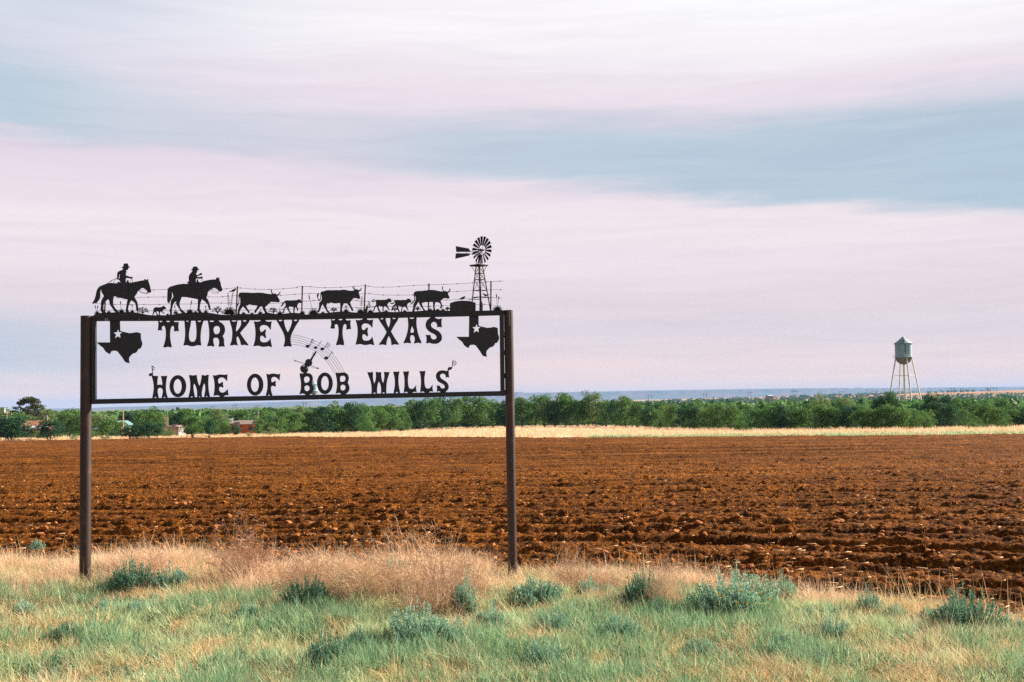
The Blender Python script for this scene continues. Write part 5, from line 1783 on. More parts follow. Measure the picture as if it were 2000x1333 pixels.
M['leaf'] = tree_mat('elm_leaf', srgb(44, 78, 42), srgb(120, 156, 80), srgb(84, 124, 60))
M['leafd'] = tree_mat('dark_leaf', srgb(36, 64, 40), srgb(80, 118, 66), srgb(42, 84, 60))
M['leafp'] = tree_mat('pale_leaf', srgb(112, 136, 84), srgb(140, 158, 104), srgb(126, 144, 92))
M['pine'] = tree_mat('pine_needles', srgb(64, 74, 46), srgb(88, 94, 58), srgb(74, 80, 50))
M['bark'] = mat('grey_bark', lambda N: principled(N, N.mix(N.noise(objco(N), 3, 4), srgb(96, 80, 66), srgb(66, 54, 46)), .95, .1, 0, N.noise(objco(N), 12, 4), .5, .03))


def crown_mesh(seed, n_lobe, leaves, kind):
    """unit tree: height 1, crown radius about .5"""
    r = np.random.default_rng(seed)
    lobes = []
    for i in range(n_lobe):
        if kind == 'round':
            a, t, zz = r.uniform(0, 6.28), np.sqrt(r.random()), r.random()
            prof = np.sin(np.pi * (.12 + .80 * zz)) ** .6
            c_ = np.array([np.cos(a) * t * .38 * prof, np.sin(a) * t * .36 * prof, .20 + .68 * zz])
            rd = r.uniform(.10, .20)
        elif kind == 'tall':
            a, t, zz = r.uniform(0, 6.28), np.sqrt(r.random()), r.random()
            prof = np.sin(np.pi * (.15 + .75 * zz)) ** .6
            c_ = np.array([np.cos(a) * t * .26 * prof, np.sin(a) * t * .26 * prof, .22 + .70 * zz])
            rd = r.uniform(.07, .14)
        elif kind == 'bush':
            a, t, zz = r.uniform(0, 6.28), np.sqrt(r.random()), r.random()
            c_ = np.array([np.cos(a) * t * .40, np.sin(a) * t * .40, .10 + .72 * zz * (1 - .45 * t)])
            rd = r.uniform(.10, .19)
        else:      # pine: layered pads, domed
            a, t, zz = r.uniform(0, 6.28), np.sqrt(r.random()), r.random()
            prof = np.sqrt(max(0, 1 - (zz * 1.02) ** 2.2))
            c_ = np.array([np.cos(a) * (t * .5 + .5) * .44 * prof, np.sin(a) * (t * .5 + .5) * .44 * prof, .18 + .74 * zz])
            rd = r.uniform(.06, .11)
        lobes.append((c_, rd))
    V_, F_, tone = [], [], []
    per = leaves // n_lobe
    for c_, rd in lobes:
        tl = r.random()
        sq = np.array([1.25, 1.25, .75]) if kind != 'pine' else np.array([1.6, 1.6, .5])
        d = r.normal(0, 1, (per, 3))
        d /= np.linalg.norm(d, axis=1)[:, None]
        rad_ = rd * (.55 + .55 * r.random(per) ** .5)
        P_ = c_ + d * rad_[:, None] * sq
        for p, dd in zip(P_, d):
            if p[2] < .06:
                continue
            nrm = dd * .8 + r.normal(0, .6, 3)
            nrm /= np.linalg.norm(nrm)
            s1 = np.cross(nrm, r.normal(0, 1, 3))
            s1 /= np.linalg.norm(s1) + 1e-9
            s2 = np.cross(nrm, s1)
            L = r.uniform(.015, .036) * (1.0 if kind != 'pine' else .9)
            k0 = len(V_)
            V_ += [p - s1 * L, p + s2 * L * .6, p + s1 * L, p - s2 * L * .6]
            F_ += [(k0, k0 + 1, k0 + 2), (k0, k0 + 2, k0 + 3)]
            tone += [tl * .6 + r.random() * .4] * 4
    V_ = np.array(V_)
    V_[:, 2] /= np.percentile(V_[:, 2], 99.6)
    k_ = .46 / np.percentile(np.hypot(V_[:, 0], V_[:, 1]), 97)
    V_[:, 0] *= k_
    V_[:, 1] *= k_
    me = tri_mesh('crown', V_, np.array(F_), np.array(tone))
    mb = MB()
    mb.path([(0, 0, -.03), (.01, .005, .12), (-.005, 0, .30), (.01, 0, .5)], .026, .012, 7)
    for c_, rd in lobes[::2]:
        z0 = min(c_[2] * .55, .42)
        mb.path([(0, 0, z0), tuple(c_ * .55 + np.array([0, 0, z0 * .45])), tuple(c_)], .010, .004, 4)
    if kind == 'bush' or kind == 'round':
        for k in range(3):
            a = r.uniform(0, 6.28)
            mb.path([(math.cos(a) * .03, math.sin(a) * .03, -.03), (math.cos(a) * .12, math.sin(a) * .12, .25)], .014, .008, 5)
    return me, mb


TREES = {}
for kind, mats_, cnt, lob, lv_ in (('round', ('leaf', 'leafd', 'leafp'), 5, 26, 3000), ('tall', ('leaf', 'leafp'), 3, 24, 2100), ('bush', ('leaf', 'leafp', 'leafd'), 3, 18, 1800), ('pine', ('pine',), 1, 80, 6400)):
    TREES[kind] = []
    for i in range(cnt):
        me, mb = crown_mesh(600 + i * 7 + len(kind), lob, lv_, kind)
        var = {}
        for mn in mats_:
            c2 = me.copy()
            c2.materials.append(M[mn])
            var[mn] = c2
        to = mb.build('trunk', M['bark'])
        tm = to.data
        bpy.data.objects.remove(to)
        TREES[kind].append((var, tm))
tn = [0]


def tree(px, y, top_py, wpx, kind, leafm, label, group, name='tree'):
    p = on_ground(px, y)
    top = at_depth(px, top_py, y)
    hgt = max(top.z - p.z, .8)
    wid = wpx / F * y
    lst = TREES[kind]
    var, tm = lst[tn[0] % len(lst)]
    tn[0] += 1
    o = empty(name, p, label, 'tree' if kind != 'bush' else 'bush', group, rz=rr.uniform(0, 6.3))
    for nm, me in (('crown', var.get(leafm, next(iter(var.values())))), ('trunk', tm)):
        q = link(nm, me, None, o)
        q.scale = (wid / .92, wid / .92, hgt * 1.0)
    return o


ordn = ['', 'first', 'second', 'third', 'fourth', 'fifth', 'sixth', 'seventh', 'eighth', 'ninth', 'tenth', 'eleventh', 'twelfth', 'thirteenth', 'fourteenth', 'fifteenth', 'sixteenth', 'seventeenth', 'eighteenth', 'nineteenth', 'twentieth']
for a in ('twenty', 'thirty', 'forty', 'fifty', 'sixty'):
    if a != 'twenty':
        ordn.append(a[:-1] + 'ieth')
    ordn += [a + '-' + b for b in ordn[1:10]]

# the long windbreak, nearest row: (px, top y, width px, kind, leaf)
row1 = [(520, 809, 30, 'round', 'leaf'), (545, 812, 26, 'bush', 'leaf'), (575, 806, 40, 'round', 'leaf'), (604, 801, 38, 'round', 'leaf'), (630, 795, 36, 'round', 'leafd'), (651, 785, 30, 'tall', 'leaf'), (668, 801, 36, 'round', 'leaf'), (690, 786, 34, 'round', 'leafd'), (711, 788, 26, 'tall', 'leaf'), (722, 806, 34, 'bush', 'leaf'), (742, 794, 30, 'round', 'leaf'), (763, 790, 36, 'round', 'leaf'), (785, 800, 30, 'bush', 'leaf'), (806, 781, 32, 'tall', 'leaf'), (822, 783, 28, 'round', 'leafd'), (840, 777, 34, 'round', 'leaf'), (864, 776, 36, 'round', 'leafd'), (888, 777, 34, 'round', 'leaf'), (912, 775, 28, 'tall', 'leaf'), (936, 775, 36, 'round', 'leaf'), (962, 781, 30, 'round', 'leaf'), (985, 783, 34, 'round', 'leafd'), (1020, 777, 38, 'round', 'leaf'), (1047, 773, 30, 'tall', 'leaf'), (1064, 771, 32, 'round', 'leaf'), (1085, 784, 36, 'round', 'leafd'), (1106, 768, 42, 'round', 'leaf'), (1128, 782, 34, 'round', 'leaf'), (1149, 764, 27, 'tall', 'leaf'), (1165, 767, 24, 'tall', 'leafp'), (1185, 781, 32, 'round', 'leaf'), (1203, 781, 28, 'round', 'leafd'), (1222, 778, 34, 'round', 'leaf'), (1245, 787, 38, 'round', 'leaf'), (1268, 794, 30, 'round', 'leafd'), (1290, 795, 34, 'bush', 'leaf'), (1314, 790, 34, 'round', 'leaf'), (1335, 797, 30, 'round', 'leafd'), (1357, 793, 38, 'round', 'leafd'), (1382, 797, 32, 'round', 'leaf'), (1402, 788, 42, 'round', 'leaf'), (1427, 793, 36, 'round', 'leaf'), (1455, 806, 34, 'bush', 'leaf'), (1480, 801, 34, 'round', 'leafd'), (1500, 794, 34, 'round', 'leaf'), (1522, 791, 34, 'round', 'leafd'), (1545, 796, 36, 'round', 'leaf'), (1568, 798, 36, 'round', 'leaf'), (1604, 790, 40, 'round', 'leaf'), (1632, 796, 34, 'round', 'leaf'), (1658, 792, 38, 'round', 'leafd'), (1685, 795, 36, 'round', 'leaf'), (1707, 800, 32, 'round', 'leaf'), (1735, 790, 36, 'round', 'leaf'), (1760, 797, 36, 'round', 'leaf'), (1782, 798, 34, 'round', 'leaf'), (1806, 800, 34, 'bush', 'leaf'), (1832, 786, 38, 'round', 'leafd'), (1858, 790, 36, 'round', 'leafd'), (1880, 800, 30, 'round', 'leaf'), (1902, 814, 40, 'bush', 'leaf'), (1926, 788, 36, 'round', 'leaf'), (1948, 796, 32, 'round', 'leaf'), (1966, 816, 32, 'bush', 'leaf'), (1988, 800, 36, 'round', 'leaf'), (2015, 796, 38, 'round', 'leafd'), (2050, 794, 38, 'round', 'leaf')]


def tree_y(px):
    return float(tree_line(px))


desc = {('round', 'leaf'): 'bushy green tree', ('round', 'leafd'): 'dark green rounded tree', ('tall', 'leaf'): 'tall loose-crowned tree', ('tall', 'leafp'): 'tall sparse tree', ('bush', 'leaf'): 'low spreading green bush', ('round', 'leafp'): 'pale green tree', ('bush', 'leafp'): 'pale low bush', ('tall', 'leafd'): 'tall dark tree', ('bush', 'leafd'): 'low dark bush'}
left_ = [t for t in row1 if t[0] < 1000][::-1]
right_ = [t for t in row1 if t[0] >= 1000]
for lst, side in ((left_, 'left'), (right_, 'right')):
    for i, (px, tp, wp, kd, lf) in enumerate(lst):
        tree(px, tree_y(px) + rr.uniform(-2, 4) - (7 if kd == 'bush' else 0), tp, wp * 1.38, kd, lf, f'{desc[(kd, lf)]}, {ordn[i + 1]} {side} of the right post in the nearest windbreak row', 'trees in the nearest row of the windbreak')
# low brush that closes the foot of the row
u = []
for i in range(46):
    px = 560 + i * 32.5 + rr.uniform(-8, 8)
    u.append(px)
for i, px in enumerate(u):
    tree(px, tree_y(px) + 4 + rr.uniform(0, 5), hor(px) + 24 + rr.uniform(-5, 5), 40, 'bush', 'leafd' if i % 3 else 'leaf', f'low scrub under the windbreak, {ordn[i + 1]} from the left end', 'low scrub under the windbreak trees', 'shrub')

# second and third rows behind
b_top = [(520, 812), (560, 804), (620, 796), (700, 794), (760, 797), (840, 784), (930, 782), (1010, 784), (1100, 780), (1180, 785), (1217, 775), (1280, 781), (1330, 789), (1400, 789), (1490, 781), (1545, 785), (1600, 772), (1655, 778), (1700, 789), (1722, 777), (1748, 777), (1756, 799), (1800, 799), (1808, 776), (1822, 770), (1868, 777), (1925, 783), (1955, 781), (2000, 783), (2060, 782)]
xs_ = [a for a, b in b_top]
cnt = 0
for px in list(range(530, 2070, 27)):
    q = px + rr.uniform(-8, 8)
    tp = np.interp(q, xs_, [b for a, b in b_top]) + rr.uniform(2, 14)
    cnt += 1
    kd = 'round' if rr.random() < .8 else 'tall'
    lf = rr.choice(['leaf', 'leaf', 'leafd', 'leafp'])
    lf = 'leaf' if kd == 'tall' and lf == 'leafd' else lf
    tree(q, tree_y(q) + 34 + rr.uniform(-8, 10), tp, rr.uniform(34, 54), kd, lf, f'{desc[(kd, lf)]}, {ordn[min(cnt, 58)]} from the left in the second row of the windbreak', 'trees in the second row of the windbreak')
for px, tp, wp, kd, lf, lab in ((1217, 774, 30, 'tall', 'leafp', 'grey half-bare tree rising behind the windbreak, right of the two tallest trees'),
                                (1601, 768, 26, 'tall', 'leafp', 'pale sparse tree standing alone above the windbreak, left of the water tower'),
                                (1655, 777, 34, 'tall', 'leafp', 'grey half-bare tree between the pale sparse tree and the water tower'),
                                (1737, 765, 42, 'round', 'leafd', 'dark tree in front of the left legs of the water tower'),
                                (1716, 778, 30, 'round', 'leafd', 'dark tree left of the tree before the water tower'),
                                (1822, 768, 38, 'round', 'leafd', 'dark tree just right of the water tower legs'),
                                (1848, 774, 34, 'round', 'leafd', 'second dark tree right of the water tower'),
                                (1873, 777, 22, 'tall', 'leaf', 'slim tree behind the two dark trees right of the water tower'),
                                (1958, 779, 46, 'round', 'leaf', 'grey-green tree with bare limbs near the right side of the picture')):
    tree(px, tree_y(px) + 26, tp, wp, kd, lf, lab, 'trees in the second row of the windbreak')

# the trees round the farmstead on the left: (px, dist, top, width, kind, leaf, label)
for a in (
    (22, 158, 812, 70, 'round', 'leafd', 'dark tree on the field edge at the far left'),
    (-25, 158, 806, 60, 'round', 'leafd', 'dark tree cut by the left side of the picture'),
    (0, 190, 797, 46, 'round', 'leaf', 'green tree behind the utility pole at the far left'),
    (56, 215, 777, 62, 'pine', 'pine', 'big domed pine tree standing above the red-roofed house'),
    (32, 205, 806, 44, 'round', 'leaf', 'green tree between the far-left pole and the red-roofed house'),
    (58, 200, 812, 40, 'round', 'leafp', 'pale green tree under the pine'),
    (92, 200, 800, 34, 'tall', 'leafp', 'pale loose tree just right of the pine'),
    (98, 157, 821, 52, 'round', 'leafd', 'round dark tree on the field edge in front of the red-roofed house'),
    (116, 205, 806, 30, 'round', 'leafp', 'olive tree behind the round dark tree'),
    (137, 178, 799, 48, 'round', 'leaf', 'bright green tree just left of the left post'),
    (158, 176, 808, 34, 'round', 'leaf', 'green tree hidden in part by the left post'),
    (30, 178, 836, 26, 'bush', 'leafp', 'pale bush left of the red-roofed house'),
    (78, 172, 838, 22, 'bush', 'leaf', 'small bush in front of the red-roofed house wall'),
    (184, 165, 838, 20, 'bush', 'leaf', 'small bush at the foot of the left post, beside the pale grass'),
    (200, 195, 808, 46, 'round', 'leafp', 'olive tree behind the teal-roofed shed, nearest to the left post'),
    (208, 178, 818, 40, 'round', 'leaf', 'green tree in front of the teal-roofed shed'),
    (222, 172, 836, 20, 'bush', 'leafd', 'dark bush left of the tall utility pole'),
    (235, 180, 824, 26, 'round', 'leaf', 'small green tree at the tall utility pole'),
    (255, 200, 803, 44, 'round', 'leafd', 'dark tree right of the tall utility pole'),
    (252, 159, 833, 28, 'round', 'leafd', 'darkest low tree on the field edge under the sign'),
    (270, 160, 827, 26, 'round', 'leafd', 'dark tree second in the field-edge clump under the sign'),
    (276, 196, 801, 34, 'round', 'leaf', 'green tree behind the field-edge clump'),
    (298, 192, 795, 32, 'tall', 'leaf', 'tallest tree behind the field-edge clump under the sign'),
    (290, 161, 825, 32, 'round', 'leafd', 'dark tree third in the field-edge clump under the sign'),
    (308, 163, 826, 30, 'round', 'leafd', 'dark tree at the right end of the field-edge clump'),
    (316, 200, 808, 26, 'tall', 'leafp', 'pale tree behind the white-walled shed'),
    (347, 195, 806, 36, 'round', 'leafd', 'dark tree just right of the white-walled shed'),
    (364, 196, 799, 40, 'round', 'leaf', 'big tree behind the round field-edge tree'),
    (328, 168, 838, 20, 'bush', 'leaf', 'bush in front of the white-walled shed'),
    (375, 160, 813, 42, 'round', 'leaf', 'round green tree on the field edge right of the white-walled shed'),
    (392, 200, 812, 34, 'round', 'leaf', 'green tree behind the round field-edge tree, on its right'),
    (409, 160, 819, 24, 'round', 'leafd', 'slim dark tree on the field edge'),
    (421, 165, 821, 22, 'round', 'leaf', 'small tree between the slim dark tree and the orange barn'),
    (425, 215, 800, 24, 'tall', 'leafp', 'pale tree behind the white-roofed house'),
    (439, 166, 824, 22, 'round', 'leaf', 'small tree in front of the white-roofed house'),
    (440, 225, 806, 26, 'round', 'leafp', 'pale round tree left of the big domed tree'),
    (462, 166, 830, 16, 'round', 'leafd', 'small dark sapling in front of the orange barn'),
    (471, 218, 801, 44, 'round', 'leaf', 'big domed tree behind the orange barn'),
    (500, 205, 812, 20, 'round', 'leafp', 'pale tree right of the orange barn'),
    (524, 190, 803, 34, 'round', 'leaf', 'domed tree right of the orange barn'),
    (505, 178, 818, 26, 'round', 'leaf', 'green tree at the right end of the orange barn'),
    (538, 180, 815, 26, 'round', 'leafd', 'dark tree between the domed tree and the windbreak'),
    (528, 168, 834, 26, 'bush', 'leafp', 'pale weedy bush near the pasture track'),
    (487, 160, 848, 12, 'bush', 'leafp', 'little pale bush alone in the pasture by the track'),
    (555, 196, 797, 34, 'round', 'leaf', 'green tree at the left end of the windbreak'),
    (583, 200, 793, 36, 'round', 'leafp', 'yellow-green tree behind the left end of the windbreak'),
    (206, 160, 852, 16, 'bush', 'leafp', 'small pale bush in the pasture right of the left post'),
    (146, 160, 849, 14, 'bush', 'leaf', 'small green bush in the pasture left of the left post'),
):
    tree(a[0], a[1], a[2], a[3] * 1.22, *a[4:], 'trees round the farmstead')

# ------------------------------------------------------------------ water towers
M['tankpaint'] = mat('weathered_silver_paint', lambda N: (lambda p: principled(N, N.mix(N.ss(N.noise((lambda m_: (setattr(m_.inputs['Scale'], 'default_value', (.9, .9, .12)), N.t.links.new(p, m_.inputs[0]))[1] and m_.outputs[0])(N.n('ShaderNodeMapping')), 1.6, 5, .65), .52, .72), N.mix(N.noise(p, .6, 3), srgb(140, 164, 170), srgb(170, 188, 190)), srgb(134, 112, 100)), .6, .35))(objco(N)))
M['tankrust'] = mat('rusty_tank_bottom', lambda N: principled(N, N.mix(N.ss(N.noise(objco(N), .9, 5, .65), .35, .6), srgb(128, 92, 76), srgb(150, 140, 118)), .8, .2))
M['towersteel'] = mat('grey_tower_steel', lambda N: principled(N, N.mix(N.noise(objco(N), .7, 4), srgb(236, 234, 226), srgb(206, 200, 188)), .65, .3))
M['darkrust'] = mat('dark_rust', lambda N: principled(N, srgb(92, 50, 44), .9, .1))


def lathe(prof, n=36):
    mb = MB()
    vs = []
    for (r, z) in prof:
        for i in range(n):
            t = 2 * math.pi * i / n
            vs.append((r * math.cos(t), r * math.sin(t), z))
    fs = []
    for k in range(len(prof) - 1):
        for i in range(n):
            fs.append((k * n + i, k * n + (i + 1) % n, (k + 1) * n + (i + 1) % n, (k + 1) * n + i))
    fs += [tuple(range(n)), tuple(range((len(prof) - 1) * n, len(prof) * n))]
    return mb.add(vs, fs)


def water_tower(px, dist, m_per_px, top_py, label, simple=False, squat=1.0):
    s = m_per_px
    top = at_depth(px, top_py, dist)
    g = on_ground(px, dist)
    Hh = top.z - g.z
    t = empty('water_tower', (top.x, top.y, g.z), label, 'water tower', rz=R(12) + math.atan2(-top.x, top.y))

    def z_(py):      # height above the ground for a picture row at the tower
        return at_depth(px, py, dist).z - g.z
    Rt = 15.9 * s * squat
    eave, belt, bott = z_(top_py + 14.5 * squat), z_(top_py + 41.5 * squat), z_(top_py + 55.5 * squat)
    tank = lathe([(Rt, belt), (Rt, eave - .05)]).build('tank', M['tankpaint'], t, smooth=True)
    lathe([(Rt * 1.13, eave - .08), (Rt * 1.13, eave), (Rt * .6, eave + (Hh - eave) * .42), (.16, Hh - 1.0 * squat * 8 * s * .1), (.1, Hh - .05)]).build('roof', M['tankpaint'], t, smooth=True)
    prof = []
    for k in range(9):
        a = math.pi / 2 * k / 8
        prof.append((max(Rt * .97 * math.sin(a), .2), belt - (belt - bott) * math.cos(a)))
    lathe(prof).build('tank_bottom', M['tankrust'], t, smooth=True)
    mb = lathe([(Rt, belt - .05), (Rt * 1.22, belt - .05), (Rt * 1.22, belt + .04), (Rt, belt + .04)])
    for i in range(24):
        a = 2 * math.pi * i / 24
        mb.tube((Rt * 1.2 * math.cos(a), Rt * 1.2 * math.sin(a), belt), (Rt * 1.2 * math.cos(a), Rt * 1.2 * math.sin(a), belt + 1.0 * squat), .025, n=4)
        a2 = 2 * math.pi * (i + 1) / 24
        for hz in (.5, 1.0):
            mb.tube((Rt * 1.2 * math.cos(a), Rt * 1.2 * math.sin(a), belt + hz * squat), (Rt * 1.2 * math.cos(a2), Rt * 1.2 * math.sin(a2), belt + hz * squat), .022, n=4)
    mb.build('balcony', M['towersteel'], t)
    mb = MB()
    mb.tube((0, 0, 0), (0, 0, bott + .2), .34 * squat * (2.6 / 2), n=16)
    mb.build('riser_pipe', M['towersteel'], t, smooth=True)
    spread = 36.2 * s * squat
    legs = []
    for i in range(4):
        a = R(9) + i * math.pi / 2
        p1 = Vector((Rt * math.cos(a), Rt * math.sin(a), belt - .2))
        p0 = Vector((spread * math.cos(a), spread * math.sin(a), -.5))
        mb = MB()
        mb.tube(p0, p1, .30 * squat, .26 * squat, n=6)
        if i == 3 and not simple:
            for k in range(60):
                q = p0.lerp(p1, k / 60)
                mb.tube(q + Vector((-.25, 0, 0)), q + Vector((.25, 0, 0)), .03, n=4)
        mb.build('leg', M['towersteel'], t)
        legs.append((p0, p1))
    for f in (.36, .68) if not simple else (.5,):
        mb = MB()
        for i in range(4):
            a, b = legs[i], legs[(i + 1) % 4]
            mb.tube(a[0].lerp(a[1], f), b[0].lerp(b[1], f), .07 * squat, n=5)
        mb.build('strut_ring', M['towersteel'], t)
    mb = MB()
    fr = [0.02, .36, .68, .99]
    for f0, f1 in zip(fr[:-1], fr[1:]):
        for i in range(4):
            a, b = legs[i], legs[(i + 1) % 4]
            mb.tube(a[0].lerp(a[1], f0), b[0].lerp(b[1], f1), .016, n=4)
            mb.tube(a[0].lerp(a[1], f1), b[0].lerp(b[1], f0), .016, n=4)
    mb.build('brace_rods', M['towersteel'], t)
    if not simple:
        # hatch and rust streak facing the road, ladder
        fa = -R(90) - R(12)
        c_, s_ = math.cos(fa), math.sin(fa)
        off = -R(8)
        mb = MB()
        a = fa - off * .2
        zz = eave + (Hh - eave) * .12
        Mx = Matrix.Rotation(a + R(90), 3, 'Z')
        mb.box((Rt * .93 * math.cos(a), Rt * .93 * math.sin(a), zz + .25), (.85, .6, .9), Mx)
        mb.build('roof_hatch', M['tankrust'], t)
        mb = MB()
        mb.box((Rt * .96 * math.cos(a), Rt * .96 * math.sin(a), zz + .78), (.7, .5, .22), Mx)
        mb.build('hatch_opening', mat('dark_opening', lambda N: principled(N, (.01, .01, .012), .9, .1)), t)
        a = fa + R(13)
        mb = MB()
        for dx in (-.1, .1):
            mb.box(((Rt + .09) * math.cos(a) + dx * math.cos(a + R(90)), (Rt + .09) * math.sin(a) + dx * math.sin(a + R(90)), (eave + belt) / 2 + 1.0), (.06, .06, (eave - belt) * .72), Matrix.Rotation(a + R(90), 3, 'Z'))
        for k in range(14):
            mb.box(((Rt + .09) * math.cos(a), (Rt + .09) * math.sin(a), belt + 1.6 + k * .27), (.3, .05, .05), Matrix.Rotation(a + R(90), 3, 'Z'))
        mb.build('ladder', M['darkrust'], t)
        lathe([(Rt * 1.13, eave - .16), (Rt * 1.13, eave - .085)]).build('eave_band', M['darkrust'], t)
    return t


water_tower(1763.5, 450, 450 / F, 657, 'tall silver water tower with a cone roof, rising above the trees on the right')
water_tower(612.5, 1150, 1150 / F, 744, 'distant white water tower seen through the word under the fiddle', simple=True, squat=.50)

# ------------------------------------------------------------------ farm buildings
M['rustroof'] = mat('rusty_sheet_roof', lambda N: principled(N, N.mix(N.ss(N.noise(objco(N), .8, 5), .4, .65), srgb(172, 118, 84), srgb(128, 92, 72)), .85, .2))
M['whitewall'] = mat('white_board_wall', lambda N: principled(N, N.mix(N.noise(objco(N), 1.5, 4), srgb(160, 154, 146), srgb(128, 122, 116)), .85, .2))
M['redwall'] = mat('dark_red_boards', lambda N: principled(N, N.mix(N.noise(objco(N), 2, 4), srgb(112, 58, 60), srgb(74, 42, 46)), .9, .2))
M['orangewall'] = mat('orange_stained_boards', lambda N: principled(N, N.mix(N.ss(N.noise(objco(N), 1.1, 5), .4, .65), srgb(190, 96, 42), srgb(150, 66, 34)), .85, .2))
M['greyroof'] = mat('grey_sheet_roof', lambda N: principled(N, N.mix(N.noise(objco(N), 1.2, 4), srgb(158, 138, 122), srgb(120, 106, 98)), .8, .25))
M['whiteroof'] = mat('white_sheet_roof', lambda N: principled(N, N.mix(N.noise(objco(N), 1.2, 4), srgb(222, 222, 226), srgb(184, 184, 188)), .7, .3))
M['tealroof'] = mat('teal_sheet_roof', lambda N: principled(N, srgb(104, 142, 140), .6, .3))
M['darkglass'] = mat('dark_window_glass', lambda N: principled(N, srgb(34, 38, 46), .15, .5))
M['poleswood'] = mat('weathered_pole_wood', lambda N: principled(N, N.mix(N.noise(objco(N), 4, 3), srgb(188, 168, 140), srgb(150, 130, 106)), .9, .1))


def house(name, px, dist, base_py, wpx, wall_px, roof_px, wall_m, roof_m, label, depth=6.0, yaw_=0.0, wins=(), door=None, gable_front=False, over=.4, cat='house', chimney=False, flat=False, seg=1):
    s = dist / F
    g = on_ground(px, dist)
    o = empty(name, (g.x, g.y, g.z), label, cat, rz=yaw_)
    w_, hw, hr = wpx * s, wall_px * s, roof_px * s
    lift = (at_depth(px, base_py, dist).z - g.z)
    mb = MB()
    mb.box((0, depth / 2, (hw + lift) / 2), (w_, depth, hw + lift))
    wall = mb.build('wall', M[wall_m], o)
    z0 = hw + lift
    # battens or boards on the road side
    mb = MB()
    nb = max(4, int(w_ / .9))
    for k in range(nb + 1):
        mb.box((-w_ / 2 + w_ * k / nb, -.03, z0 / 2), (.07, .05, z0 - .02))
    mb.build('battens', M[wall_m], wall)
    mb = MB()
    if flat:
        vs = [(-w_ / 2 - over, -over - .9, z0 + .02), (w_ / 2 + over, -over - .9, z0 + .02), (w_ / 2 + over, depth + over, z0 + hr), (-w_ / 2 - over, depth + over, z0 + hr)]
        vs += [(a, b, c_ + .16) for a, b, c_ in vs]
        mb.add(vs, [(0, 1, 2, 3), (4, 5, 6, 7), (0, 1, 5, 4), (1, 2, 6, 5), (2, 3, 7, 6), (3, 0, 4, 7)])
        roof = mb.build('roof', M[roof_m], o)
    elif gable_front:
        for sx in (-1, 1):
            vs = [(0, -over, z0 + hr), (sx * (w_ / 2 + over), -over, z0 - .1), (sx * (w_ / 2 + over), depth + over, z0 - .1), (0, depth + over, z0 + hr)]
            vs += [(a, b, c_ + .12) for a, b, c_ in vs]
            mb.add(vs, [(0, 1, 2, 3), (4, 5, 6, 7), (0, 1, 5, 4), (1, 2, 6, 5), (2, 3, 7, 6), (3, 0, 4, 7)])
        roof = mb.build('roof', M[roof_m], o)
        MB().add([(-w_ / 2, 0.01, z0), (w_ / 2, 0.01, z0), (0, 0.01, z0 + hr - .05), (-w_ / 2, .12, z0), (w_ / 2, .12, z0), (0, .12, z0 + hr - .05)], [(0, 1, 2), (3, 4, 5), (0, 1, 4, 3), (1, 2, 5, 4), (2, 0, 3, 5)]).build('gable', M[wall_m], wall)
    else:
        for sy in (0, 1):
            y0 = -over if sy == 0 else depth + over
            vs = [(-w_ / 2 - over, y0, z0 - .1), (w_ / 2 + over, y0, z0 - .1), (w_ / 2 + over, depth / 2, z0 + hr), (-w_ / 2 - over, depth / 2, z0 + hr)]
            vs += [(a, b, c_ + .12) for a, b, c_ in vs]
            mb.add(vs, [(0, 1, 2, 3), (4, 5, 6, 7), (0, 1, 5, 4), (1, 2, 6, 5), (2, 3, 7, 6), (3, 0, 4, 7)])
        roof = mb.build('roof', M[roof_m], o)
        for sx in (-1, 1):
            x_ = sx * (w_ / 2 - .06)
            MB().add([(x_, 0, z0), (x_, depth, z0), (x_, depth / 2, z0 + hr - .05), (x_ + .05, 0, z0), (x_ + .05, depth, z0), (x_ + .05, depth / 2, z0 + hr - .05)], [(0, 1, 2), (3, 4, 5), (0, 1, 4, 3), (1, 2, 5, 4), (2, 0, 3, 5)]).build('gable', M[wall_m], wall)
    # ribs of the roof sheets
    if chimney:
        MB().box((w_ * .36, depth * .4, z0 + hr + .3), (.35, .35, 1.3)).build('chimney', M['whitewall'], roof)
    for (fx, ww, hh) in wins:
        f_ = MB().box((fx * w_, -.05, z0 * .58), (ww, .10, hh)).build('window', M['whitewall'], wall)
        MB().box((fx * w_, -.105, z0 * .58), (ww * .8, .02, hh * .8)).build('pane', M['darkglass'], f_) if False else MB().box((fx * w_, -.112, z0 * .58), (ww * .8, .02, hh * .8)).build('pane', M['darkglass'], wall)
    if door:
        fx, ww, hh, dm = door
        MB().box((fx * w_, -.07, hh / 2 + lift * .5), (ww, .08, hh)).build('door', M[dm], wall)
    return o


house('farmhouse', 68, 178, 846, 42, 13, 9, 'redwall', 'rustroof', 'low house with a rusty red-brown roof under the big pine', depth=8, yaw_=.25, wins=((-.1, 1.1, .9), (.25, 1.1, .9)), chimney=True)
house('porch', 76, 174, 838, 22, .8, 3.5, 'whitewall', 'whiteroof', 'pale porch roof on the front of the rusty-roofed house', depth=2.4, yaw_=.25, flat=True, cat='porch')
house('shed', 228, 188, 845, 16, 14, 7, 'whitewall', 'tealroof', 'small shed with a teal gable roof behind the trees near the left post', depth=5, gable_front=True, door=(0, 1.2, 2.0, 'redwall'), cat='shed')
house('dark_shed', 196, 186, 848, 12, 9, 2, 'redwall', 'tealroof', 'dark open shed right beside the left post', depth=4, flat=True, cat='shed')
house('shed', 342, 176, 845, 13, 10, 1.6, 'whitewall', 'greyroof', 'white-walled shed beside the flat carport under the sign', depth=4, flat=True, door=(-.2, .8, 1.6, 'whitewall'), cat='shed')
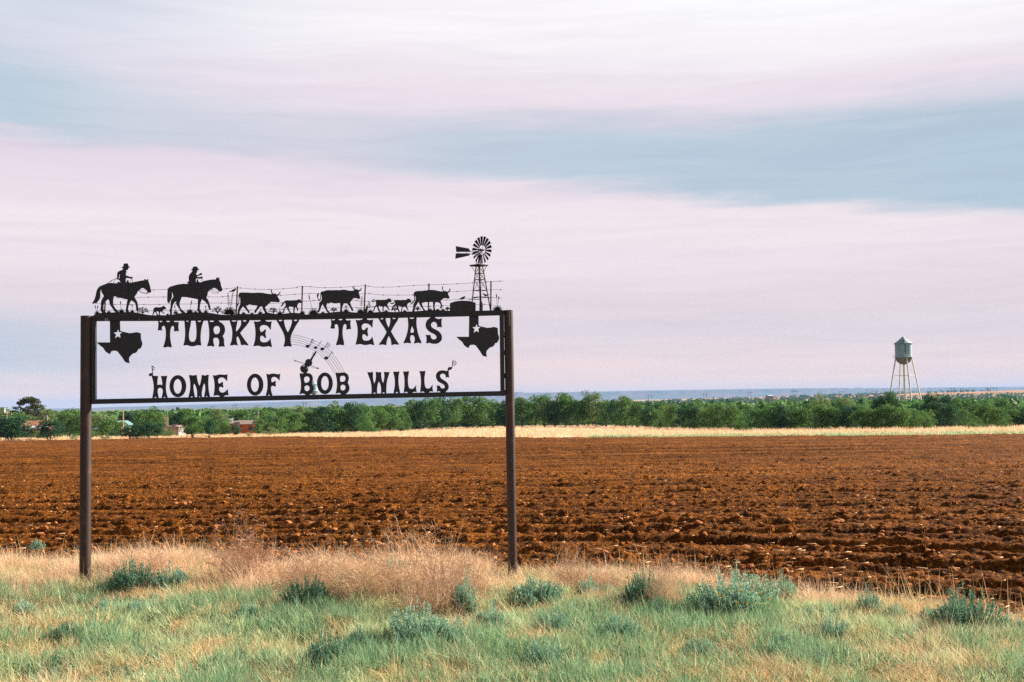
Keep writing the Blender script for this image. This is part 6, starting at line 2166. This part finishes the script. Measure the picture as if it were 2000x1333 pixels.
# open carport next to it
g = on_ground(327, 176)
cp = empty('carport', g, 'flat-roofed open carport on thin posts left of the white-walled shed', 'carport')
s_ = 176 / F
zt_ = at_depth(335, 832, 176).z - g.z
MB().box((5 * s_, 1.5, zt_ - .1), (30 * s_, 5, .2)).build('roof', M['greyroof'], cp)
for k in range(4):
    MB().tube((-9 * s_ + k * 6 * s_, -.6, -.2), (-9 * s_ + k * 6 * s_, -.6, zt_ - .2), .07, n=6).build('post', M['poleswood'], cp)
house('barn', 478, 192, 840, 36, 11, 6, 'orangewall', 'greyroof', 'long orange barn with a grey-brown sheet roof', depth=7, wins=((-.3, .8, .7), (.3, .8, .7)), door=(-.42, 1.1, 1.8, 'whitewall'), cat='barn')
house('lean_to', 456, 194, 838, 16, 9, 4, 'orangewall', 'greyroof', 'weathered lean-to on the left end of the orange barn', depth=5, flat=True, cat='shed')
house('cabin', 500, 196, 840, 9, 9, 1.5, 'whitewall', 'greyroof', 'small grey cabin with windows at the right end of the orange barn', depth=4, flat=True, wins=((-.22, .6, .6), (.22, .6, .6)), cat='cabin')
house('farmhouse', 438, 230, 832, 24, 9, 4.5, 'whitewall', 'whiteroof', 'white-roofed house between trees left of the orange barn', depth=8, wins=((-.25, 1, .9), (.2, 1, .9)))
house('warehouse', 1507, 1400, 780, 8, 6.5, 1.5, 'whitewall', 'whiteroof', 'tiny white building far off on the plain left of the water tower', depth=20, over=.6, cat='building')

# ------------------------------------------------------------------ poles
def upole(px, dist, top_py, label, arm=2.2, rad_=.13, base_px=None):
    g = on_ground(px, dist)
    z = at_depth(px, top_py, dist).z - g.z
    o = empty('utility_pole', g, label, 'pole', 'wooden utility poles among the farm trees')
    MB().tube((0, 0, -.3), (0, 0, z), rad_ * 1.15, rad_ * .8, 10).build('shaft', M['poleswood'], o)
    if arm:
        mb = MB().box((0, -.12, z - .5), (arm, .12, .14))
        for q in (-.45, -.2, .2, .45):
            mb.tube((q * arm, -.12, z - .43), (q * arm, -.12, z - .2), .04, n=5)
        mb.build('crossarm', M['poleswood'], o)
    return o


p0 = upole(12.2, 160, 803, 'utility pole with a crossarm at the far left, in front of a dark tree', 1.6)
MB().tube((-.2, -.35, 4.0), (-.2, -.35, 4.6), .2, n=8).build('transformer', M['whiteroof'], p0)
upole(2, 165, 812, 'plain pale pole at the very left side of the picture', 0)
upole(240.5, 165, 803, 'tall bare utility pole under the left part of the sign', 0, .11)
upole(323.5, 190, 812, 'left one of two thin pale poles behind the carport', 0, .09)
upole(327.5, 190, 812, 'right one of two thin pale poles behind the carport', 0, .09)
upole(504, 230, 804, 'pale pole behind the right end of the orange barn', 1.4, .12)
upole(1217, 215, 770, 'thin grey pole behind the windbreak right of the two tallest trees', 0, .07) if False else None


def hframe(px, dist, top_py, label):
    g = on_ground(px, dist)
    z = max(at_depth(px, top_py, dist).z - g.z, 6)
    o = empty('transmission_pole', g, label, 'power pole', 'far transmission poles crossing the plain')
    sp_ = 3.0
    for sx in (-1, 1):
        MB().tube((sx * sp_, 0, -1), (sx * sp_, 0, z), .42, .32, 6).build('shaft', M['bark'], o)
    MB().box((0, 0, z - 3.0), (15, .4, .55)).build('crossarm', M['bark'], o)
    return o


for px, tp, dist, lab in ((415, 792, 2300, 'far double pole left of the white-roofed house'), (458, 789, 2200, 'far double pole above the orange barn'), (503, 790, 2300, 'far double pole right of the orange barn'),
                          (595, 785, 2300, 'far double pole left of the distant water tower'), (1270, 771, 2500, 'faint far pole above the windbreak, right of the two tallest trees'), (1377, 768, 2500, 'faint far pole between the windbreak and the ridge'), (1464, 765, 2500, 'far double pole left of the tiny white building'),
                          (1553, 762, 2300, 'far double pole right of the tiny white building'), (1644, 763, 2300, 'far double pole left of the water tower'), (1709, 762, 2300, 'far double pole just left of the water tower'),
                          (1861, 756, 2300, 'far double pole just right of the water tower'), (1932, 757, 2400, 'fourth far double pole counting from the tiny white building'), (1943, 756, 2400, 'far double pole nearest the right side of the picture'), (1879, 758, 2600, 'thin far pole between two double poles right of the water tower')):
    hframe(px, dist, tp, lab)

# ------------------------------------------------------------------ far brush and the ridge
def clumps(name, pts, sizes, m_, label, per=16):
    r = np.random.default_rng(77)
    V_, F_, tone = [], [], []
    for (x, y, z), s in zip(pts, sizes):
        t0 = r.random()
        d = r.normal(0, 1, (per, 3))
        d /= np.linalg.norm(d, axis=1)[:, None]
        for q in d:
            c_ = np.array([x, y, z + s * .38]) + q * np.array([s * .62, s * .5, s * .38]) * r.uniform(.6, 1.05)
            nrm = q + r.normal(0, .5, 3)
            nrm /= np.linalg.norm(nrm)
            s1 = np.cross(nrm, r.normal(0, 1, 3))
            s1 /= np.linalg.norm(s1) + 1e-9
            s2 = np.cross(nrm, s1)
            L = s * r.uniform(.10, .20)
            k0 = len(V_)
            V_ += [c_ - s1 * L, c_ + s2 * L * .8, c_ + s1 * L, c_ - s2 * L * .8]
            F_ += [(k0, k0 + 1, k0 + 2), (k0, k0 + 2, k0 + 3)]
            tone += [t0 * .6 + .4 * r.random()] * 4
    me = tri_mesh(name, np.array(V_), np.array(F_), np.array(tone))
    o = link(name, me, m_)
    tag(o, label, None, None, 'stuff')
    return o


def band_pts(n, y0, y1, seed, dens, size, pxr=(-300, 2300)):
    r = np.random.default_rng(seed)
    px = r.uniform(*pxr, n * 4)
    y = y0 * (y1 / y0) ** r.random(n * 4)
    x = (px - 1000) / F * y
    keep = vnoise(x * .45, y * .8, dens[0], seed) > dens[1]
    x, y = x[keep][:n], y[keep][:n]
    z = ground_z(x, y)
    return np.column_stack([x, y, z]), r.uniform(*size, len(x))


p_, s_ = band_pts(1700, 250, 620, 81, (60, -.25), (3, 6.5))
clumps('near_brush', p_, s_, M['leaf'], 'thick green brush filling the low ground behind the windbreak', 46)
p_, s_ = band_pts(1900, 620, 2200, 82, (150, .0), (4, 9.5))
clumps('far_brush', p_, s_, M['leafd'], 'dark brush and small trees scattered over the plain', 30)
p_, s_ = band_pts(700, 2000, 3600, 83, (260, .25), (6, 14), (1150, 2300))
clumps('plain_scrub', p_, s_, M['leafd'], 'small dark scrub dotted on the brown slope at the right', 22)

tab = [(-2500, 3), (-300, 1), (30, 1.5), (110, 3.2), (178, 2.8), (200, 4.0), (225, 4.6), (280, 4.9), (330, 5.8), (460, 7.8), (600, 10.3), (708, 12.4), (850, 15), (960, 18.8), (1000, 20.0), (1006, 21.4), (1016, 21.6), (1024, 19.3), (1100, 19.6), (1250, 20.0), (1400, 20.0), (1500, 20.0), (1600, 19.4), (1650, 19.3), (1658, 17.8), (1664, 18.0), (1670, 19.6), (1680, 19.5), (1684, 18.0), (1800, 17.2), (2000, 16.2), (2400, 15.5), (5000, 12)]
D0 = 13000.0
pxm = np.concatenate([np.arange(-2500, -300, 40), np.arange(-300, 2400, 5), np.arange(2400, 5000, 40)]).astype(float)
topz = EYE + lerp_tab(pxm, tab) / F * D0 + vnoise(pxm, pxm * 0, 9, 91) * .9
rows_ = [(-2600, None, -40), (-1700, None, -10), (-800, .28, 0), (-330, .62, 0), (-190, .80, 0), (-120, .985, 0), (0, 1.0, 0), (2400, 1.0, 4), (2500, .0, -60)]
XX, YY, ZZ = [], [], []
for k, (dd, f, add) in enumerate(rows_):
    wig = vnoise(pxm, pxm * 0 + k * .1, 30, 92) * 60 + vnoise(pxm, pxm * 0, 8, 93) * 30
    yy_ = D0 + dd + (wig if f is not None and dd < 500 else 0)
    base_z = -8.0
    zz_ = (topz * f + base_z * (1 - f)) if f is not None else np.full_like(pxm, base_z)
    # far things keep their height on the line of sight although the wiggle moves them
    zz_ = EYE + (zz_ - EYE) * yy_ / D0 + add
    XX.append((pxm - 1000) / F * yy_)
    YY.append(yy_ + 0 * pxm)
    ZZ.append(zz_)
rme = grid_mesh('mesa_ridge', np.array(XX), np.array(YY), np.array(ZZ))
M['mesa'] = mat('mesa_rock', lambda N: principled(N, N.mix(N.ss(N.noise(pos(N), .004, 5), .4, .62), srgb(120, 96, 78), srgb(84, 92, 70)), .95, .05))
ridge = link('mesa_ridge', rme, M['mesa'])
tag(ridge, 'long flat-topped blue ridge on the horizon', kind='structure')

# ------------------------------------------------------------------ haze
HX, HY0, HY1, HB, HT = 17800.0, -17800.0, 17800.0, -75.0, 140.0
mb = MB().box((0, (HY0 + HY1) / 2, (HB + HT) / 2), (2 * HX, HY1 - HY0, HT - HB))
hz = mb.build('haze', None)
hm = bpy.data.materials.new('haze')
hm.use_nodes = True
t = hm.node_tree
t.nodes.clear()
N_ = NT(t)
pv = N_.n('ShaderNodeVolumePrincipled')
pv.inputs['Color'].default_value = (.36, .60, 1.0, 1)
pv.inputs['Density'].default_value = 6.0e-5
pv.inputs['Anisotropy'].default_value = 0.0
ho = N_.n('ShaderNodeOutputMaterial')
t.links.new(pv.outputs[0], ho.inputs['Volume'])
hz.data.materials.clear()
hz.data.materials.append(hm)
tag(hz, 'thin blue air over the plain', kind='stuff')
